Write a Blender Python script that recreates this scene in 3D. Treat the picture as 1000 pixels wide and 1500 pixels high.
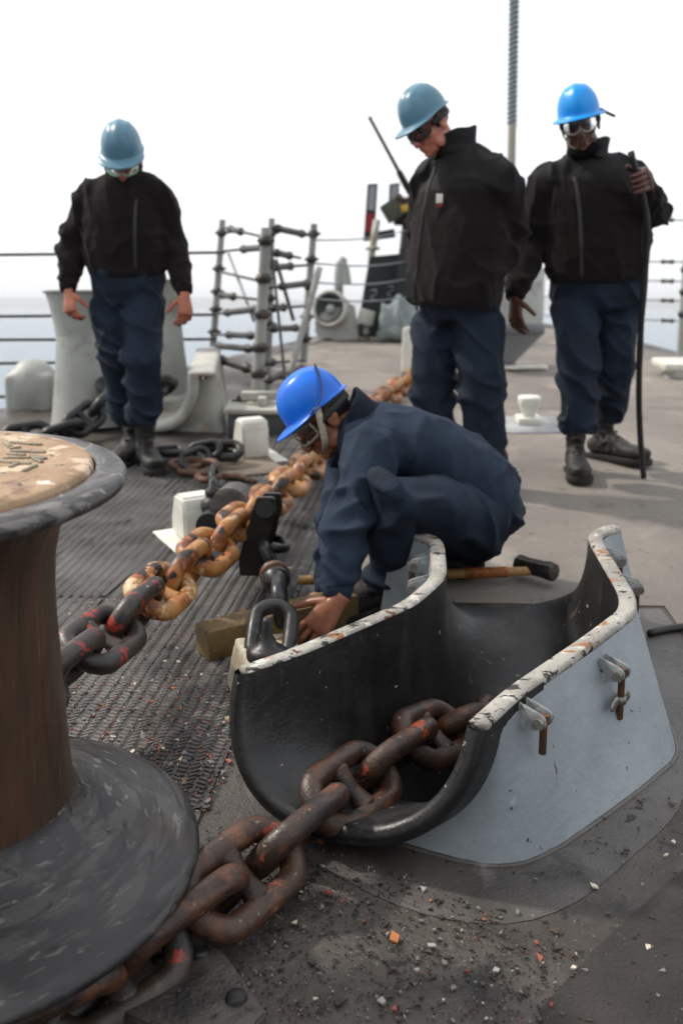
import bpy, bmesh, math, random
from mathutils import Vector, Matrix, noise
from mathutils.bvhtree import BVHTree
from mathutils.geometry import tessellate_polygon
R = math.radians
V = Vector
random.seed(7)
for o in list(bpy.data.objects): bpy.data.objects.remove(o)
S = bpy.context.scene
C = S.collection
# ------------------------------------------------------------------ camera, sky, sun, exposure
EYE = V((0, 0, 1.22)); PITCH = R(11.63); FPX = 1458.0; SLOPE = 0.0968
cam = bpy.data.cameras.new('camera'); co = bpy.data.objects.new('camera', cam); C.objects.link(co)
cam.sensor_fit = 'VERTICAL'; cam.sensor_height = 36; cam.lens = 35.0
co.location = EYE; co.rotation_euler = (R(90)-PITCH, 0, 0)
cam.clip_start = 0.05; cam.clip_end = 30000
cam.dof.use_dof = True; cam.dof.focus_distance = 2.05; cam.dof.aperture_fstop = 3.2
S.camera = co
SUN_EL, SUN_AZ = R(46), R(-68)      # sun stands left of the view and a little beyond the people
w = bpy.data.worlds.new('World'); S.world = w; w.use_nodes = True
wn = w.node_tree.nodes; wl = w.node_tree.links; wn.clear()
wo = wn.new('ShaderNodeOutputWorld'); wb = wn.new('ShaderNodeBackground')
sk = wn.new('ShaderNodeTexSky'); sk.sky_type = 'NISHITA'; sk.sun_disc = False
sk.sun_elevation = SUN_EL; sk.sun_rotation = SUN_AZ
sk.dust_density = 5.0; sk.air_density = 1.0; sk.ozone_density = 1.0
wh = wn.new('ShaderNodeMix'); wh.data_type = 'RGBA'; wh.inputs[0].default_value = 0.86
wh.inputs[7].default_value = (9.7, 9.9, 10.2, 1)           # thin white overcast over the clear sky
wl.new(sk.outputs[0], wh.inputs[6]); wl.new(wh.outputs[2], wb.inputs[0]); wl.new(wb.outputs[0], wo.inputs[0])
wb.inputs[1].default_value = 0.115
sun = bpy.data.lights.new('sun', 'SUN'); so = bpy.data.objects.new('sun', sun); C.objects.link(so)
sun.energy = 2.9; sun.angle = R(3.5); sun.color = (1, .93, .84)
sd = V((math.sin(SUN_AZ)*math.cos(SUN_EL), math.cos(SUN_AZ)*math.cos(SUN_EL), math.sin(SUN_EL)))
so.rotation_euler = sd.to_track_quat('Z', 'Y').to_euler(); so.location = (0, 0, 20)
S.view_settings.view_transform = 'Standard'; S.view_settings.look = 'None'
S.view_settings.exposure = 0.3; S.view_settings.gamma = 1
S.render.resolution_x = 682; S.render.resolution_y = 1024

# ------------------------------------------------------------------ layout helpers
def ray(px, py):
    x = (px-500)/FPX; v = (py-750)/FPX
    return V((x, math.cos(PITCH)-v*math.sin(PITCH), -math.sin(PITCH)-v*math.cos(PITCH)))
def P(px, py, Y):
    d = ray(px, py); return EYE + d*(Y/d.y)
def dz(y): return SLOPE*y
def G(px, py, h=0.0):
    d = ray(px, py); t = (h-EYE.z)/(d.z-SLOPE*d.y); return EYE + d*t
TILT = math.atan(SLOPE)
def DM(x, y, h=0.0, rz=0.0):
    return Matrix.Translation((x, y, dz(y)+h)) @ Matrix.Rotation(TILT, 4, 'X') @ Matrix.Rotation(rz, 4, 'Z')
def onDeck(p, h=0.0): return V((p[0], p[1], dz(p[1])+h))

# ------------------------------------------------------------------ materials
def rgb(h):
    c = [int(h[i:i+2], 16)/255 for i in (0, 2, 4)]
    return tuple(x/12.92 if x <= .04045 else ((x+.055)/1.055)**2.4 for x in c)
def MAT(name, col, rough=.6, metal=0.0, var=None, spots=(), bump=(), rnd=False, spec=.5, rvar=None, sheen=0, scale3=None, coat=0):
    m = bpy.data.materials.new(name); m.use_nodes = True
    nt = m.node_tree; n = nt.nodes; l = nt.links
    b = n['Principled BSDF']
    b.inputs['Roughness'].default_value = rough; b.inputs['Metallic'].default_value = metal
    b.inputs['Specular IOR Level'].default_value = spec
    if sheen: b.inputs['Sheen Weight'].default_value = sheen; b.inputs['Sheen Roughness'].default_value = .6
    if coat: b.inputs['Coat Weight'].default_value = coat; b.inputs['Coat Roughness'].default_value = .15
    tc = n.new('ShaderNodeTexCoord'); vec = tc.outputs['Object']
    if rnd:
        oi = n.new('ShaderNodeObjectInfo'); vm = n.new('ShaderNodeVectorMath'); vm.operation = 'MULTIPLY_ADD'
        cx = n.new('ShaderNodeCombineXYZ')
        for i in range(3): l.new(oi.outputs['Random'], cx.inputs[i])
        l.new(cx.outputs[0], vm.inputs[0]); vm.inputs[1].default_value = (37, 91, 53); l.new(vec, vm.inputs[2]); vec = vm.outputs[0]
    if scale3:
        mp = n.new('ShaderNodeMapping'); mp.inputs['Scale'].default_value = scale3; l.new(vec, mp.inputs[0]); vec3 = mp.outputs[0]
    else: vec3 = vec
    def nz(scale, detail=5, distort=0, rough_=.55, v=None):
        t = n.new('ShaderNodeTexNoise'); t.inputs['Scale'].default_value = scale; t.inputs['Detail'].default_value = detail
        t.inputs['Distortion'].default_value = distort; t.inputs['Roughness'].default_value = rough_
        l.new(v or vec, t.inputs['Vector']); return t.outputs['Fac']
    def ramp(f, lo, hi, a=0, bb=1):
        r = n.new('ShaderNodeMapRange'); r.inputs[1].default_value = lo; r.inputs[2].default_value = hi
        r.inputs[3].default_value = a; r.inputs[4].default_value = bb; l.new(f, r.inputs[0]); return r.outputs[0]
    def mix(f, a, c2):
        x = n.new('ShaderNodeMix'); x.data_type = 'RGBA'
        l.new(f, x.inputs[0])
        if isinstance(a, tuple): x.inputs[6].default_value = (*a, 1)
        else: l.new(a, x.inputs[6])
        x.inputs[7].default_value = (*c2, 1); return x.outputs[2]
    cur = tuple(col)
    if var:                                   # var = (scale, second colour, lo, hi)
        cur = mix(ramp(nz(var[0], 6), var[2], var[3]), cur, var[1])
    for sp in spots:                          # (colour, scale, threshold, softness, detail[, stretched])
        f = ramp(nz(sp[1], sp[4], .3, .6, vec3 if len(sp) > 5 else None), sp[2], sp[2]+sp[3]); cur = mix(f, cur, sp[0])
    if isinstance(cur, tuple): b.inputs['Base Color'].default_value = (*cur, 1)
    else: l.new(cur, b.inputs['Base Color'])
    if rvar: l.new(ramp(nz(rvar[0], 5), .3, .7, rvar[1], rvar[2]), b.inputs['Roughness'])
    prev = None
    for (sc, st, dist) in bump:
        bp = n.new('ShaderNodeBump'); bp.inputs['Strength'].default_value = st; bp.inputs['Distance'].default_value = dist
        l.new(nz(sc, 4), bp.inputs['Height'])
        if prev: l.new(prev, bp.inputs['Normal'])
        prev = bp.outputs[0]
    if prev: l.new(prev, b.inputs['Normal'])
    return m
def GLASS(name, tint, alpha=.22):
    m = bpy.data.materials.new(name); m.use_nodes = True; n = m.node_tree.nodes; l = m.node_tree.links
    n.clear(); o = n.new('ShaderNodeOutputMaterial'); t = n.new('ShaderNodeBsdfTransparent'); g = n.new('ShaderNodeBsdfGlossy'); x = n.new('ShaderNodeMixShader')
    t.inputs[0].default_value = (*tint, 1); g.inputs['Roughness'].default_value = .12; g.inputs[0].default_value = (.9, .9, .9, 1)
    f = n.new('ShaderNodeFresnel'); f.inputs[0].default_value = 1.5
    ad = n.new('ShaderNodeMath'); ad.operation = 'ADD'; ad.inputs[1].default_value = alpha*.4; l.new(f.outputs[0], ad.inputs[0])
    l.new(ad.outputs[0], x.inputs[0]); l.new(t.outputs[0], x.inputs[1]); l.new(g.outputs[0], x.inputs[2]); l.new(x.outputs[0], o.inputs[0]); return m

MT = {}
MT['deck'] = MAT('deck_paint', rgb('4a443e'), .6, var=(2.2, rgb('332d28'), .4, .62), spots=[(rgb('686360'), 1.3, .6, .1, 6), (rgb('1c1917'), 6, .52, .14, 9), (rgb('3e3027'), 9, .6, .08, 7), (rgb('15130f'), 26, .60, .05, 5), (rgb('75706b'), 95, .68, .03, 3)], bump=[(45, .5, .006), (160, .6, .004), (500, .4, .002)], rvar=(2.2, .22, .75))
MT['doubler'] = MAT('doubler_paint', rgb('57534f'), .5, var=(2.6, rgb('3b3734'), .42, .6), spots=[(rgb('25221f'), 4, .55, .12, 9), (rgb('726e6b'), 5, .64, .08, 7), (rgb('45372d'), 8, .64, .06, 6), (rgb('161412'), 30, .63, .04, 5), (rgb('85807a'), 110, .70, .03, 3)], bump=[(45, .4, .004), (180, .5, .003), (500, .3, .002)], rvar=(2.2, .2, .65))
MT['nonskid'] = MAT('nonskid', rgb('847d75'), .9, var=(1.1, rgb('6e6862'), .38, .62), spots=[(rgb('9c948b'), 2.5, .57, .16, 7), (rgb('80695a'), 1.7, .62, .12, 6), (rgb('5d554f'), 3.1, .60, .12, 8), (rgb('504943'), 24, .63, .1, 4), (rgb('a39c94'), 70, .66, .06, 3)], bump=[(120, .9, .006), (420, .7, .004)])
MT['nonskid_dark'] = MAT('nonskid_dark', rgb('413b37'), .8, var=(3, rgb('2c2826'), .4, .6), spots=[(rgb('5c4a3e'), 4, .62, .12, 7), (rgb('6d6862'), 30, .68, .06, 4)], bump=[(150, 1, .008), (600, .6, .003)])
MT['tread'] = MAT('tread_rubber', rgb('4b4845'), .55, var=(3, rgb('34312f'), .4, .62), spots=[(rgb('4e3c30'), 2.3, .6, .14, 6), (rgb('1b1918'), 4, .62, .05, 2)], bump=[(300, .4, .003)])
MT['stud'] = MAT('tread_stud', rgb('716d69'), .45, var=(4, rgb('3e3a38'), .4, .62), spots=[(rgb('57453a'), 2.3, .6, .14, 6), (rgb('22201e'), 3.2, .6, .06, 2)])
MT['grey'] = MAT('grey_paint', rgb('8f979c'), .45, var=(4, rgb('7f878d'), .38, .62), spots=[(rgb('6b7270'), 5, .60, .14, 8, 1), (rgb('5e6352'), 2.4, .66, .10, 7), (rgb('4a4642'), 17, .69, .03, 6, 1), (rgb('36322f'), 55, .70, .02, 3), (rgb('a5acb0'), 9, .63, .1, 6)], bump=[(12, .35, .012), (70, .3, .005), (300, .2, .002)], rvar=(6, .32, .6), scale3=(1, 1, .16))
MT['lugpaint'] = MAT('worn_lug_paint', rgb('9a9c9b'), .55, var=(30, rgb('7d8082'), .42, .6), spots=[(rgb('3c3631'), 45, .60, .04, 6), (rgb('7a4c2c'), 40, .66, .05, 5)], bump=[(120, .6, .003)])
MT['bggrey'] = MAT('haze_grey_paint', rgb('9c9d97'), .5, var=(3, rgb('8b8c87'), .4, .62), spots=[(rgb('85705a'), 3.0, .64, .12, 8), (rgb('7b7d7a'), 6, .58, .1, 7), (rgb('5f4a36'), 12, .69, .05, 6)], bump=[(30, .35, .006), (120, .2, .002)])
MT['bggrey_rust'] = MAT('rust_streaked_grey', rgb('b3b1a6'), .55, var=(4, rgb('8b8c88'), .4, .62), spots=[(rgb('8a6a43'), 4.0, .57, .12, 7), (rgb('5f3d22'), 7, .66, .06, 5)], bump=[(40, .3, .006)])
MT['rim'] = MAT('chipped_white_rim', rgb('a09c94'), .6, var=(9, rgb('837f78'), .40, .62), spots=[(rgb('bfbcb3'), 20, .58, .08, 6), (rgb('8d6034'), 15, .585, .05, 9), (rgb('5a3319'), 22, .62, .04, 8), (rgb('26221f'), 28, .60, .012, 8, 1), (rgb('2b2623'), 50, .65, .02, 6)], bump=[(30, .9, .008), (140, .7, .003)], scale3=(.5, 1, 1))
MT['liner'] = MAT('black_liner', rgb('171717'), .3, var=(5, rgb('101010'), .4, .6), spots=[(rgb('2e2a27'), 8, .56, .14, 9, 1), (rgb('43342a'), 14, .64, .07, 8, 1), (rgb('4a4744'), 22, .66, .05, 7, 1), (rgb('9a9793'), 46, .69, .02, 4)], bump=[(22, .3, .008), (120, .3, .003), (400, .2, .001)], rvar=(7, .3, .6), scale3=(1, 1, .2))
def POLAR(name, axis, base, layers, rough=(.28, .5)):
    """worn paint whose scuffs run round the capstan: noise over (angle, radius, height)"""
    m = bpy.data.materials.new(name); m.use_nodes = True; n = m.node_tree.nodes; l = m.node_tree.links; b = n['Principled BSDF']
    tc = n.new('ShaderNodeTexCoord'); mp = n.new('ShaderNodeMapping'); mp.inputs['Location'].default_value = (-axis[0], -axis[1], 0); l.new(tc.outputs['Object'], mp.inputs[0])
    sx = n.new('ShaderNodeSeparateXYZ'); l.new(mp.outputs[0], sx.inputs[0])
    at = n.new('ShaderNodeMath'); at.operation = 'ARCTAN2'; l.new(sx.outputs[1], at.inputs[0]); l.new(sx.outputs[0], at.inputs[1])
    ln = n.new('ShaderNodeVectorMath'); ln.operation = 'LENGTH'; cx0 = n.new('ShaderNodeCombineXYZ'); l.new(sx.outputs[0], cx0.inputs[0]); l.new(sx.outputs[1], cx0.inputs[1]); l.new(cx0.outputs[0], ln.inputs[0])
    cx = n.new('ShaderNodeCombineXYZ'); l.new(at.outputs[0], cx.inputs[0]); l.new(ln.outputs['Value'], cx.inputs[1]); l.new(sx.outputs[2], cx.inputs[2])
    cur = None; rf = None; hts = []
    for (col, sc, lo, soft, det) in layers:
        ms_ = n.new('ShaderNodeMapping'); ms_.inputs['Scale'].default_value = sc; l.new(cx.outputs[0], ms_.inputs[0])
        t = n.new('ShaderNodeTexNoise'); t.inputs['Scale'].default_value = 1; t.inputs['Detail'].default_value = det; t.inputs['Roughness'].default_value = .6; t.inputs['Distortion'].default_value = .5; l.new(ms_.outputs[0], t.inputs['Vector'])
        r = n.new('ShaderNodeMapRange'); r.inputs[1].default_value = lo; r.inputs[2].default_value = lo+soft; l.new(t.outputs['Fac'], r.inputs[0])
        x = n.new('ShaderNodeMix'); x.data_type = 'RGBA'; l.new(r.outputs[0], x.inputs[0])
        if cur is None: x.inputs[6].default_value = (*base, 1)
        else: l.new(cur, x.inputs[6])
        x.inputs[7].default_value = (*col, 1); cur = x.outputs[2]; hts.append(r.outputs[0]); rf = t.outputs['Fac']
    l.new(cur, b.inputs['Base Color'])
    rr = n.new('ShaderNodeMapRange'); rr.inputs[1].default_value = .3; rr.inputs[2].default_value = .7; rr.inputs[3].default_value = rough[0]; rr.inputs[4].default_value = rough[1]; l.new(rf, rr.inputs[0]); l.new(rr.outputs[0], b.inputs['Roughness'])
    prev = None
    for h in hts[:3]:
        bp = n.new('ShaderNodeBump'); bp.inputs['Strength'].default_value = .35; bp.inputs['Distance'].default_value = .002; l.new(h, bp.inputs['Height'])
        if prev: l.new(prev, bp.inputs['Normal'])
        prev = bp.outputs[0]
    l.new(prev, b.inputs['Normal']); return m
MT['drum'] = POLAR('rusty_drum', (-.651, 1.548), rgb('3f2d20'), [(rgb('2a2019'), (4, 1, 3.5), .40, .30, 9), (rgb('503625'), (7, 1, 4), .46, .28, 9), (rgb('1e1815'), (11, 1, 7), .57, .18, 9), (rgb('5f432f'), (24, 1, 5), .60, .18, 8), (rgb('826a58'), (50, 1, 14), .70, .05, 5)], (.28, .55))
MT['flange'] = POLAR('black_flange', (-.651, 1.548), rgb('242324'), [(rgb('171617'), (2, 9, 4), .42, .2, 7), (rgb('383635'), (2.2, 30, 12), .50, .07, 9), (rgb('5a5754'), (5, 70, 20), .585, .05, 9), (rgb('33281f'), (3, 10, 4), .58, .14, 6), (rgb('121111'), (4, 46, 16), .61, .05, 6)], (.3, .55))
MT['drumrim'] = POLAR('worn_drum_rim', (-.651, 1.548), rgb('2f2c2b'), [(rgb('484442'), (2, 26, 8), .46, .14, 7), (rgb('6a6663'), (6, 60, 12), .55, .06, 8), (rgb('918e8b'), (12, 90, 14), .63, .04, 7), (rgb('53443a'), (8, 50, 8), .62, .05, 6), (rgb('1b1918'), (18, 70, 20), .64, .03, 5)], (.28, .5))
MT['tan'] = MAT('peeling_tan_paint', rgb('a08466'), .6, var=(7, rgb('8a6d50'), .42, .6), spots=[(rgb('bfa98e'), 14, .56, .06, 8), (rgb('6d523b'), 10, .58, .08, 8), (rgb('cfc2b2'), 24, .63, .04, 7), (rgb('2b231c'), 30, .625, .03, 7)], bump=[(40, .7, .004), (160, .5, .002)])
MT['bead'] = MAT('dirty_bead', rgb('8a7d65'), .6, var=(40, rgb('6b604d'), .42, .6), spots=[(rgb('2b2722'), 70, .62, .05, 4)], bump=[(150, .4, .003)])
MT['chain'] = MAT('brown_chain', rgb('452b1c'), .48, var=(10, rgb('2a1d17'), .40, .6), spots=[(rgb('603920'), 15, .55, .12, 7), (rgb('1c1613'), 17, .55, .07, 8), (rgb('84361d'), 14, .64, .02, 8), (rgb('ae4d20'), 25, .685, .015, 7), (rgb('84705f'), 70, .66, .04, 5), (rgb('15110f'), 45, .64, .03, 5)], bump=[(40, .7, .004), (150, .6, .002), (500, .3, .001)], rnd=True, rvar=(16, .3, .65), spec=.5)
MT['chain_red'] = MAT('red_flaked_chain', rgb('33281f'), .42, var=(16, rgb('231e1b'), .42, .6), spots=[(rgb('8c2a1f'), 15, .585, .03, 6), (rgb('a84a3a'), 24, .66, .03, 6), (rgb('5b4433'), 21, .62, .1, 6), (rgb('b9aba2'), 60, .72, .02, 3)], bump=[(70, .35, .003), (300, .25, .0015)], rnd=True, rvar=(18, .3, .6))
MT['chain_tan'] = MAT('tan_rust_chain', rgb('a3743f'), .48, var=(11, rgb('94501a'), .44, .58), spots=[(rgb('c3a67d'), 16, .59, .05, 7), (rgb('67320f'), 13, .555, .08, 8), (rgb('1f1814'), 11, .575, .03, 6), (rgb('3a2a20'), 34, .62, .05, 5)], bump=[(50, .5, .004), (220, .3, .002)], rnd=True)
MT['chain_orange'] = MAT('orange_rust_chain', rgb('7d481f'), .5, var=(11, rgb('a8743c'), .45, .58), spots=[(rgb('231813'), 10, .54, .06, 7), (rgb('c09a80'), 15, .61, .06, 6), (rgb('1a1310'), 30, .62, .05, 5)], bump=[(50, .5, .004)], rnd=True)
MT['steel_dark'] = MAT('dark_steel', rgb('2c2c2d'), .36, metal=.35, var=(20, rgb('1d1c1c'), .4, .6), spots=[(rgb('4f4c4a'), 30, .62, .1, 6), (rgb('6b3c22'), 25, .69, .05, 5)], bump=[(120, .3, .002)], rnd=True, rvar=(18, .28, .55))
MT['black_iron'] = MAT('black_iron', rgb('161514'), .45, metal=.2, var=(20, rgb('24201e'), .4, .6), spots=[(rgb('4a2d1e'), 25, .68, .06, 5)], bump=[(90, .3, .003)])
MT['rusty'] = MAT('rusty_bolt', rgb('4a382c'), .55, metal=.3, var=(40, rgb('633d24'), .42, .6), spots=[(rgb('8d857c'), 50, .62, .06, 5), (rgb('2a211c'), 40, .66, .06, 4)], bump=[(200, .3, .001)])
MT['zinc'] = MAT('zinc', rgb('8b8780'), .35, metal=.6, var=(60, rgb('6d675f'), .4, .6))
MT['white'] = MAT('white_paint', rgb('d6d5cb'), .5, var=(9, rgb('c6c4b8'), .42, .6), spots=[(rgb('8f7452'), 16, .7, .05, 6), (rgb('9a958a'), 12, .68, .12, 5)], bump=[(60, .2, .003)])
MT['timber'] = MAT('dirty_timber', rgb('6f5935'), .7, var=(8, rgb('54432a'), .4, .62), spots=[(rgb('86703f'), 30, .56, .1, 6, 1), (rgb('352a1d'), 14, .63, .06, 5), (rgb('8a4e30'), 20, .7, .04, 4)], bump=[(60, .4, .004)], scale3=(1, .25, 1))
MT['handle'] = MAT('pale_wood_handle', rgb('b08a55'), .5, var=(50, rgb('96703f'), .4, .6), bump=[(90, .2, .002)])
MT['wrap'] = MAT('orange_wrap', rgb('9a5426'), .5, var=(60, rgb('b9763f'), .4, .6))
MT['hammer'] = MAT('hammer_steel', rgb('4a4643'), .42, metal=.5, var=(30, rgb('312c2a'), .4, .6), spots=[(rgb('6a5648'), 30, .64, .08, 5)], bump=[(90, .3, .002)])
MT['fleece_up'] = MAT('black_shell_fabric', rgb('151415'), .8, var=(18, rgb('0f0f10'), .4, .6), spec=.25, bump=[(55, .35, .006), (700, .3, .001)])
MT['fleece'] = MAT('dark_fleece', rgb('151011'), .95, var=(14, rgb('1c1415'), .4, .6), spec=.1, sheen=.05, bump=[(40, .4, .008), (380, .8, .003)])
MT['jacket_blue'] = MAT('navy_jacket', rgb('1f2a39'), .85, var=(9, rgb('263140'), .4, .62), spec=.2, bump=[(60, .35, .006), (900, .35, .001)])
MT['collar_blue'] = MAT('navy_collar', rgb('141b26'), .9, spec=.15, bump=[(300, .5, .002)])
MT['trouser'] = MAT('navy_trouser', rgb('162232'), .82, var=(7, rgb('111b28'), .4, .62), spec=.25, bump=[(60, .3, .006), (1100, .3, .0008)])
MT['boot'] = MAT('black_leather_boot', rgb('131211'), .62, var=(18, rgb('1f1d1b'), .42, .6), spots=[(rgb('453e36'), 14, .58, .16, 8)], bump=[(90, .4, .003)])
MT['sole'] = MAT('boot_sole', rgb('141313'), .75, spots=[(rgb('3b3733'), 60, .6, .1, 4)])
MT['skin_pale'] = MAT('skin_fair', rgb('b9785f'), .5, var=(30, rgb('a9624e'), .42, .6), bump=[(300, .15, .001)])
MT['skin_brown'] = MAT('skin_brown', rgb('8f5a40'), .45, var=(30, rgb('7c4a34'), .42, .6), bump=[(300, .15, .001)])
MT['skin_dark'] = MAT('skin_dark', rgb('5a3427'), .42, var=(30, rgb('48281e'), .42, .6), bump=[(300, .15, .001)])
MT['skin_mid'] = MAT('skin_warm', rgb('a8674c'), .5, var=(30, rgb('945540'), .42, .6), bump=[(300, .15, .001)])
MT['hair'] = MAT('dark_hair', rgb('191513'), .6, bump=[(200, .8, .003)])
MT['helm_teal'] = MAT('grey_blue_helmet', rgb('577f92'), .34, var=(12, rgb('4d7588'), .4, .6), spots=[(rgb('44545a'), 26, .67, .04, 6), (rgb('7f9aa6'), 34, .66, .06, 6)], bump=[(20, .05, .003)], spec=.4)
MT['helm_blue'] = MAT('blue_helmet', rgb('006ad8'), .32, var=(10, rgb('0061ca'), .4, .6), spots=[(rgb('3f78b8'), 30, .66, .06, 7), (rgb('1d3f6a'), 60, .72, .03, 4)], bump=[(20, .04, .003)], spec=.4)
MT['helm_sky'] = MAT('bright_blue_helmet', rgb('0092e6'), .36, var=(10, rgb('0086d6'), .4, .6), bump=[(20, .04, .003)], spec=.4)
MT['strap_black'] = MAT('black_strap', rgb('141414'), .7)
MT['laces'] = MAT('boot_laces', rgb('35312d'), .8)
MT['strap_white'] = MAT('white_strap', rgb('b5ac98'), .8, var=(60, rgb('9d937e'), .4, .6))
MT['mask_black'] = MAT('black_knit', rgb('0d0d0e'), .95, spec=.1, bump=[(300, .7, .002)])
MT['gog_green'] = MAT('green_goggle_frame', rgb('8fbf9c'), .35); MT['gog_clear'] = MAT('clear_goggle_frame', rgb('8f8b80'), .4)
MT['gog_dark'] = MAT('dark_goggle_frame', rgb('1a1a1c'), .4)
MT['lens'] = GLASS('goggle_lens', (.78, .74, .80), .02); MT['lens_warm'] = GLASS('goggle_lens_warm', (.82, .78, .68), .12)
MT['eye'] = MAT('eye', rgb('3a2a22'), .2, spots=[])
MT['zip'] = MAT('zip_tape', rgb('171616'), .6); MT['zip_metal'] = MAT('zip_metal', rgb('8f8c88'), .35, metal=.7)
MT['wire'] = MAT('wire_rope', rgb('6f7476'), .45, metal=.3); MT['wire_dark'] = MAT('dark_fitting', rgb('3b3835'), .5, metal=.3, spots=[(rgb('6e5a48'), 30, .6, .1, 4)])
MT['olive'] = MAT('olive_can', rgb('3c3f30'), .6); MT['yellow'] = MAT('yellow_paint', rgb('b08a2c'), .6); MT['red'] = MAT('red_panel', rgb('8a1420'), .6)
MT['black_board'] = MAT('black_board', rgb('151719'), .6, var=(3, rgb('1d2022'), .4, .6)); MT['grey_panel'] = MAT('grey_panel', rgb('8d8d91'), .5)
MT['canvas'] = MAT('grey_canvas', rgb('8b9393'), .85, var=(5, rgb('70797a'), .4, .6), bump=[(20, .5, .02)])
MT['lash_blue'] = MAT('blue_lashing', rgb('4a6285'), .6); MT['lash_tan'] = MAT('tan_staff', rgb('908b7c'), .6)
MT['hose'] = MAT('black_hose', rgb('111111'), .5)

# ------------------------------------------------------------------ object helpers
def tag(o, label, cat, group=None, kind=None):
    if label: o['label'] = label
    if cat: o['category'] = cat
    if group: o['group'] = group
    if kind: o['kind'] = kind
    return o
def thing(name, loc, label, cat, group=None):
    o = bpy.data.objects.new(name, None); C.objects.link(o); o.location = loc; o.empty_display_size = .1
    return tag(o, label, cat, group)
def par(o, p):
    if p is None: return o
    o.parent = p
    if p.type == 'EMPTY': o.matrix_parent_inverse = Matrix.Translation(-V(p.location))
    else:
        o.matrix_parent_inverse = p.matrix_basis.inverted() if p.matrix_basis != Matrix.Identity(4) else Matrix.Identity(4)
    return o
def obj(name, bm, mat, parent=None, smooth=True, auto=None):
    bmesh.ops.recalc_face_normals(bm, faces=bm.faces)
    me = bpy.data.meshes.new(name); bm.to_mesh(me); bm.free()
    return objm(name, me, mat, parent, smooth, auto)
def objm(name, me, mat, parent=None, smooth=True, auto=None):
    mats = mat if isinstance(mat, (list, tuple)) else [mat]
    for m in mats: me.materials.append(MT[m] if isinstance(m, str) else m)
    if smooth:
        me.polygons.foreach_set('use_smooth', [True]*len(me.polygons))
        if auto: me.set_sharp_from_angle(angle=R(auto))
    o = bpy.data.objects.new(name, me); C.objects.link(o)
    return par(o, parent)
def inst(name, me, M_, parent=None, mat=None):
    o = bpy.data.objects.new(name, me); C.objects.link(o)
    if mat: o.material_slots[0].link = 'OBJECT'; o.material_slots[0].material = MT[mat]
    o.matrix_basis = M_
    return par(o, parent)
def B(): return bmesh.new()
def frame(t, hint):
    t = V(t).normalized(); hint = V(hint); s = hint - t*hint.dot(t)
    if s.length < 1e-5: s = t.orthogonal()
    s.normalize(); return t, s, t.cross(s)
def loft(bm, pts, rad, hint=(1, 0, 0), n=14, cap=True, closed=False, mi=0, sq=1.0):
    """tube of elliptic rings; rad = list of r or (along side, along the other)"""
    pts = [V(p) for p in pts]; N = len(pts); rings = []
    s = V(hint)
    for i in range(N):
        if closed: t = pts[(i+1) % N]-pts[i-1]
        else: t = pts[min(i+1, N-1)]-pts[max(i-1, 0)]
        t, s, u = frame(t, s)
        r = rad[i] if isinstance(rad, (list, tuple)) and not (len(rad) == 2 and N != 2 and not isinstance(rad[0], (list, tuple))) else rad
        a, b = r if isinstance(r, (list, tuple)) else (r, r)
        ring = []
        for k in range(n):
            an = 2*math.pi*k/n; c, d = math.cos(an), math.sin(an)
            if sq != 1: c = math.copysign(abs(c)**sq, c); d = math.copysign(abs(d)**sq, d)
            ring.append(bm.verts.new(pts[i]+s*(a*c)+u*(b*d)))
        rings.append(ring)
    for i in range(N if closed else N-1):
        A, D = rings[i], rings[(i+1) % N]
        for k in range(n):
            f = bm.faces.new((A[k], A[(k+1) % n], D[(k+1) % n], D[k])); f.material_index = mi
    if cap and not closed:
        for ring in (rings[0], rings[-1]):
            f = bm.faces.new(ring); f.material_index = mi
    return rings
def lathe(bm, prof, M_=Matrix.Identity(4), n=32, a0=0, mi=None):
    rings = []
    for (r, z) in prof:
        rings.append([bm.verts.new(M_ @ V((r*math.cos(a0+2*math.pi*k/n), r*math.sin(a0+2*math.pi*k/n), z))) for k in range(n)] if r > 1e-6 else [bm.verts.new(M_ @ V((0, 0, z)))])
    for i in range(len(rings)-1):
        A, D = rings[i], rings[i+1]
        for k in range(n):
            k2 = (k+1) % n
            if len(A) == 1 and len(D) == 1: continue
            if len(A) == 1: f = bm.faces.new((A[0], D[k], D[k2]))
            elif len(D) == 1: f = bm.faces.new((A[k], D[0], A[k2]))
            else: f = bm.faces.new((A[k], D[k], D[k2], A[k2]))
            if mi: f.material_index = mi[i]
    return rings
def box(bm, c, size, M_=Matrix.Identity(4), bevel=0.0, taper=None):
    g = []
    for sx in (-1, 1):
        for sy in (-1, 1):
            for sz in (-1, 1):
                tx = ty = 1.0
                if taper and sz > 0: tx, ty = taper
                g.append(bm.verts.new(M_ @ (V(c)+V((sx*size[0]/2*tx, sy*size[1]/2*ty, sz*size[2]/2)))))
    q = [(0, 1, 3, 2), (4, 6, 7, 5), (0, 4, 5, 1), (2, 3, 7, 6), (0, 2, 6, 4), (1, 5, 7, 3)]
    fs = [bm.faces.new([g[i] for i in f]) for f in q]
    if bevel:
        es = {e for f in fs for e in f.edges}
        bmesh.ops.bevel(bm, geom=list(es), offset=bevel, segments=2, affect='EDGES', profile=.5)
def ball(bm, c, r, M_=Matrix.Identity(4), u=16, v=10):
    ret = bmesh.ops.create_uvsphere(bm, u_segments=u, v_segments=v, radius=1)
    for ve in ret['verts']: ve.co = M_ @ V((c[0]+ve.co.x*r[0], c[1]+ve.co.y*r[1], c[2]+ve.co.z*r[2]))
def sheet(bm, pts, z=.004, thick=0.0):
    vs = [bm.verts.new(onDeck(p, z)) for p in pts]; f = bm.faces.new(vs)
    if thick:
        r = bmesh.ops.extrude_face_region(bm, geom=[f])
        for v in r['geom']:
            if isinstance(v, bmesh.types.BMVert): v.co.z -= thick
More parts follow.
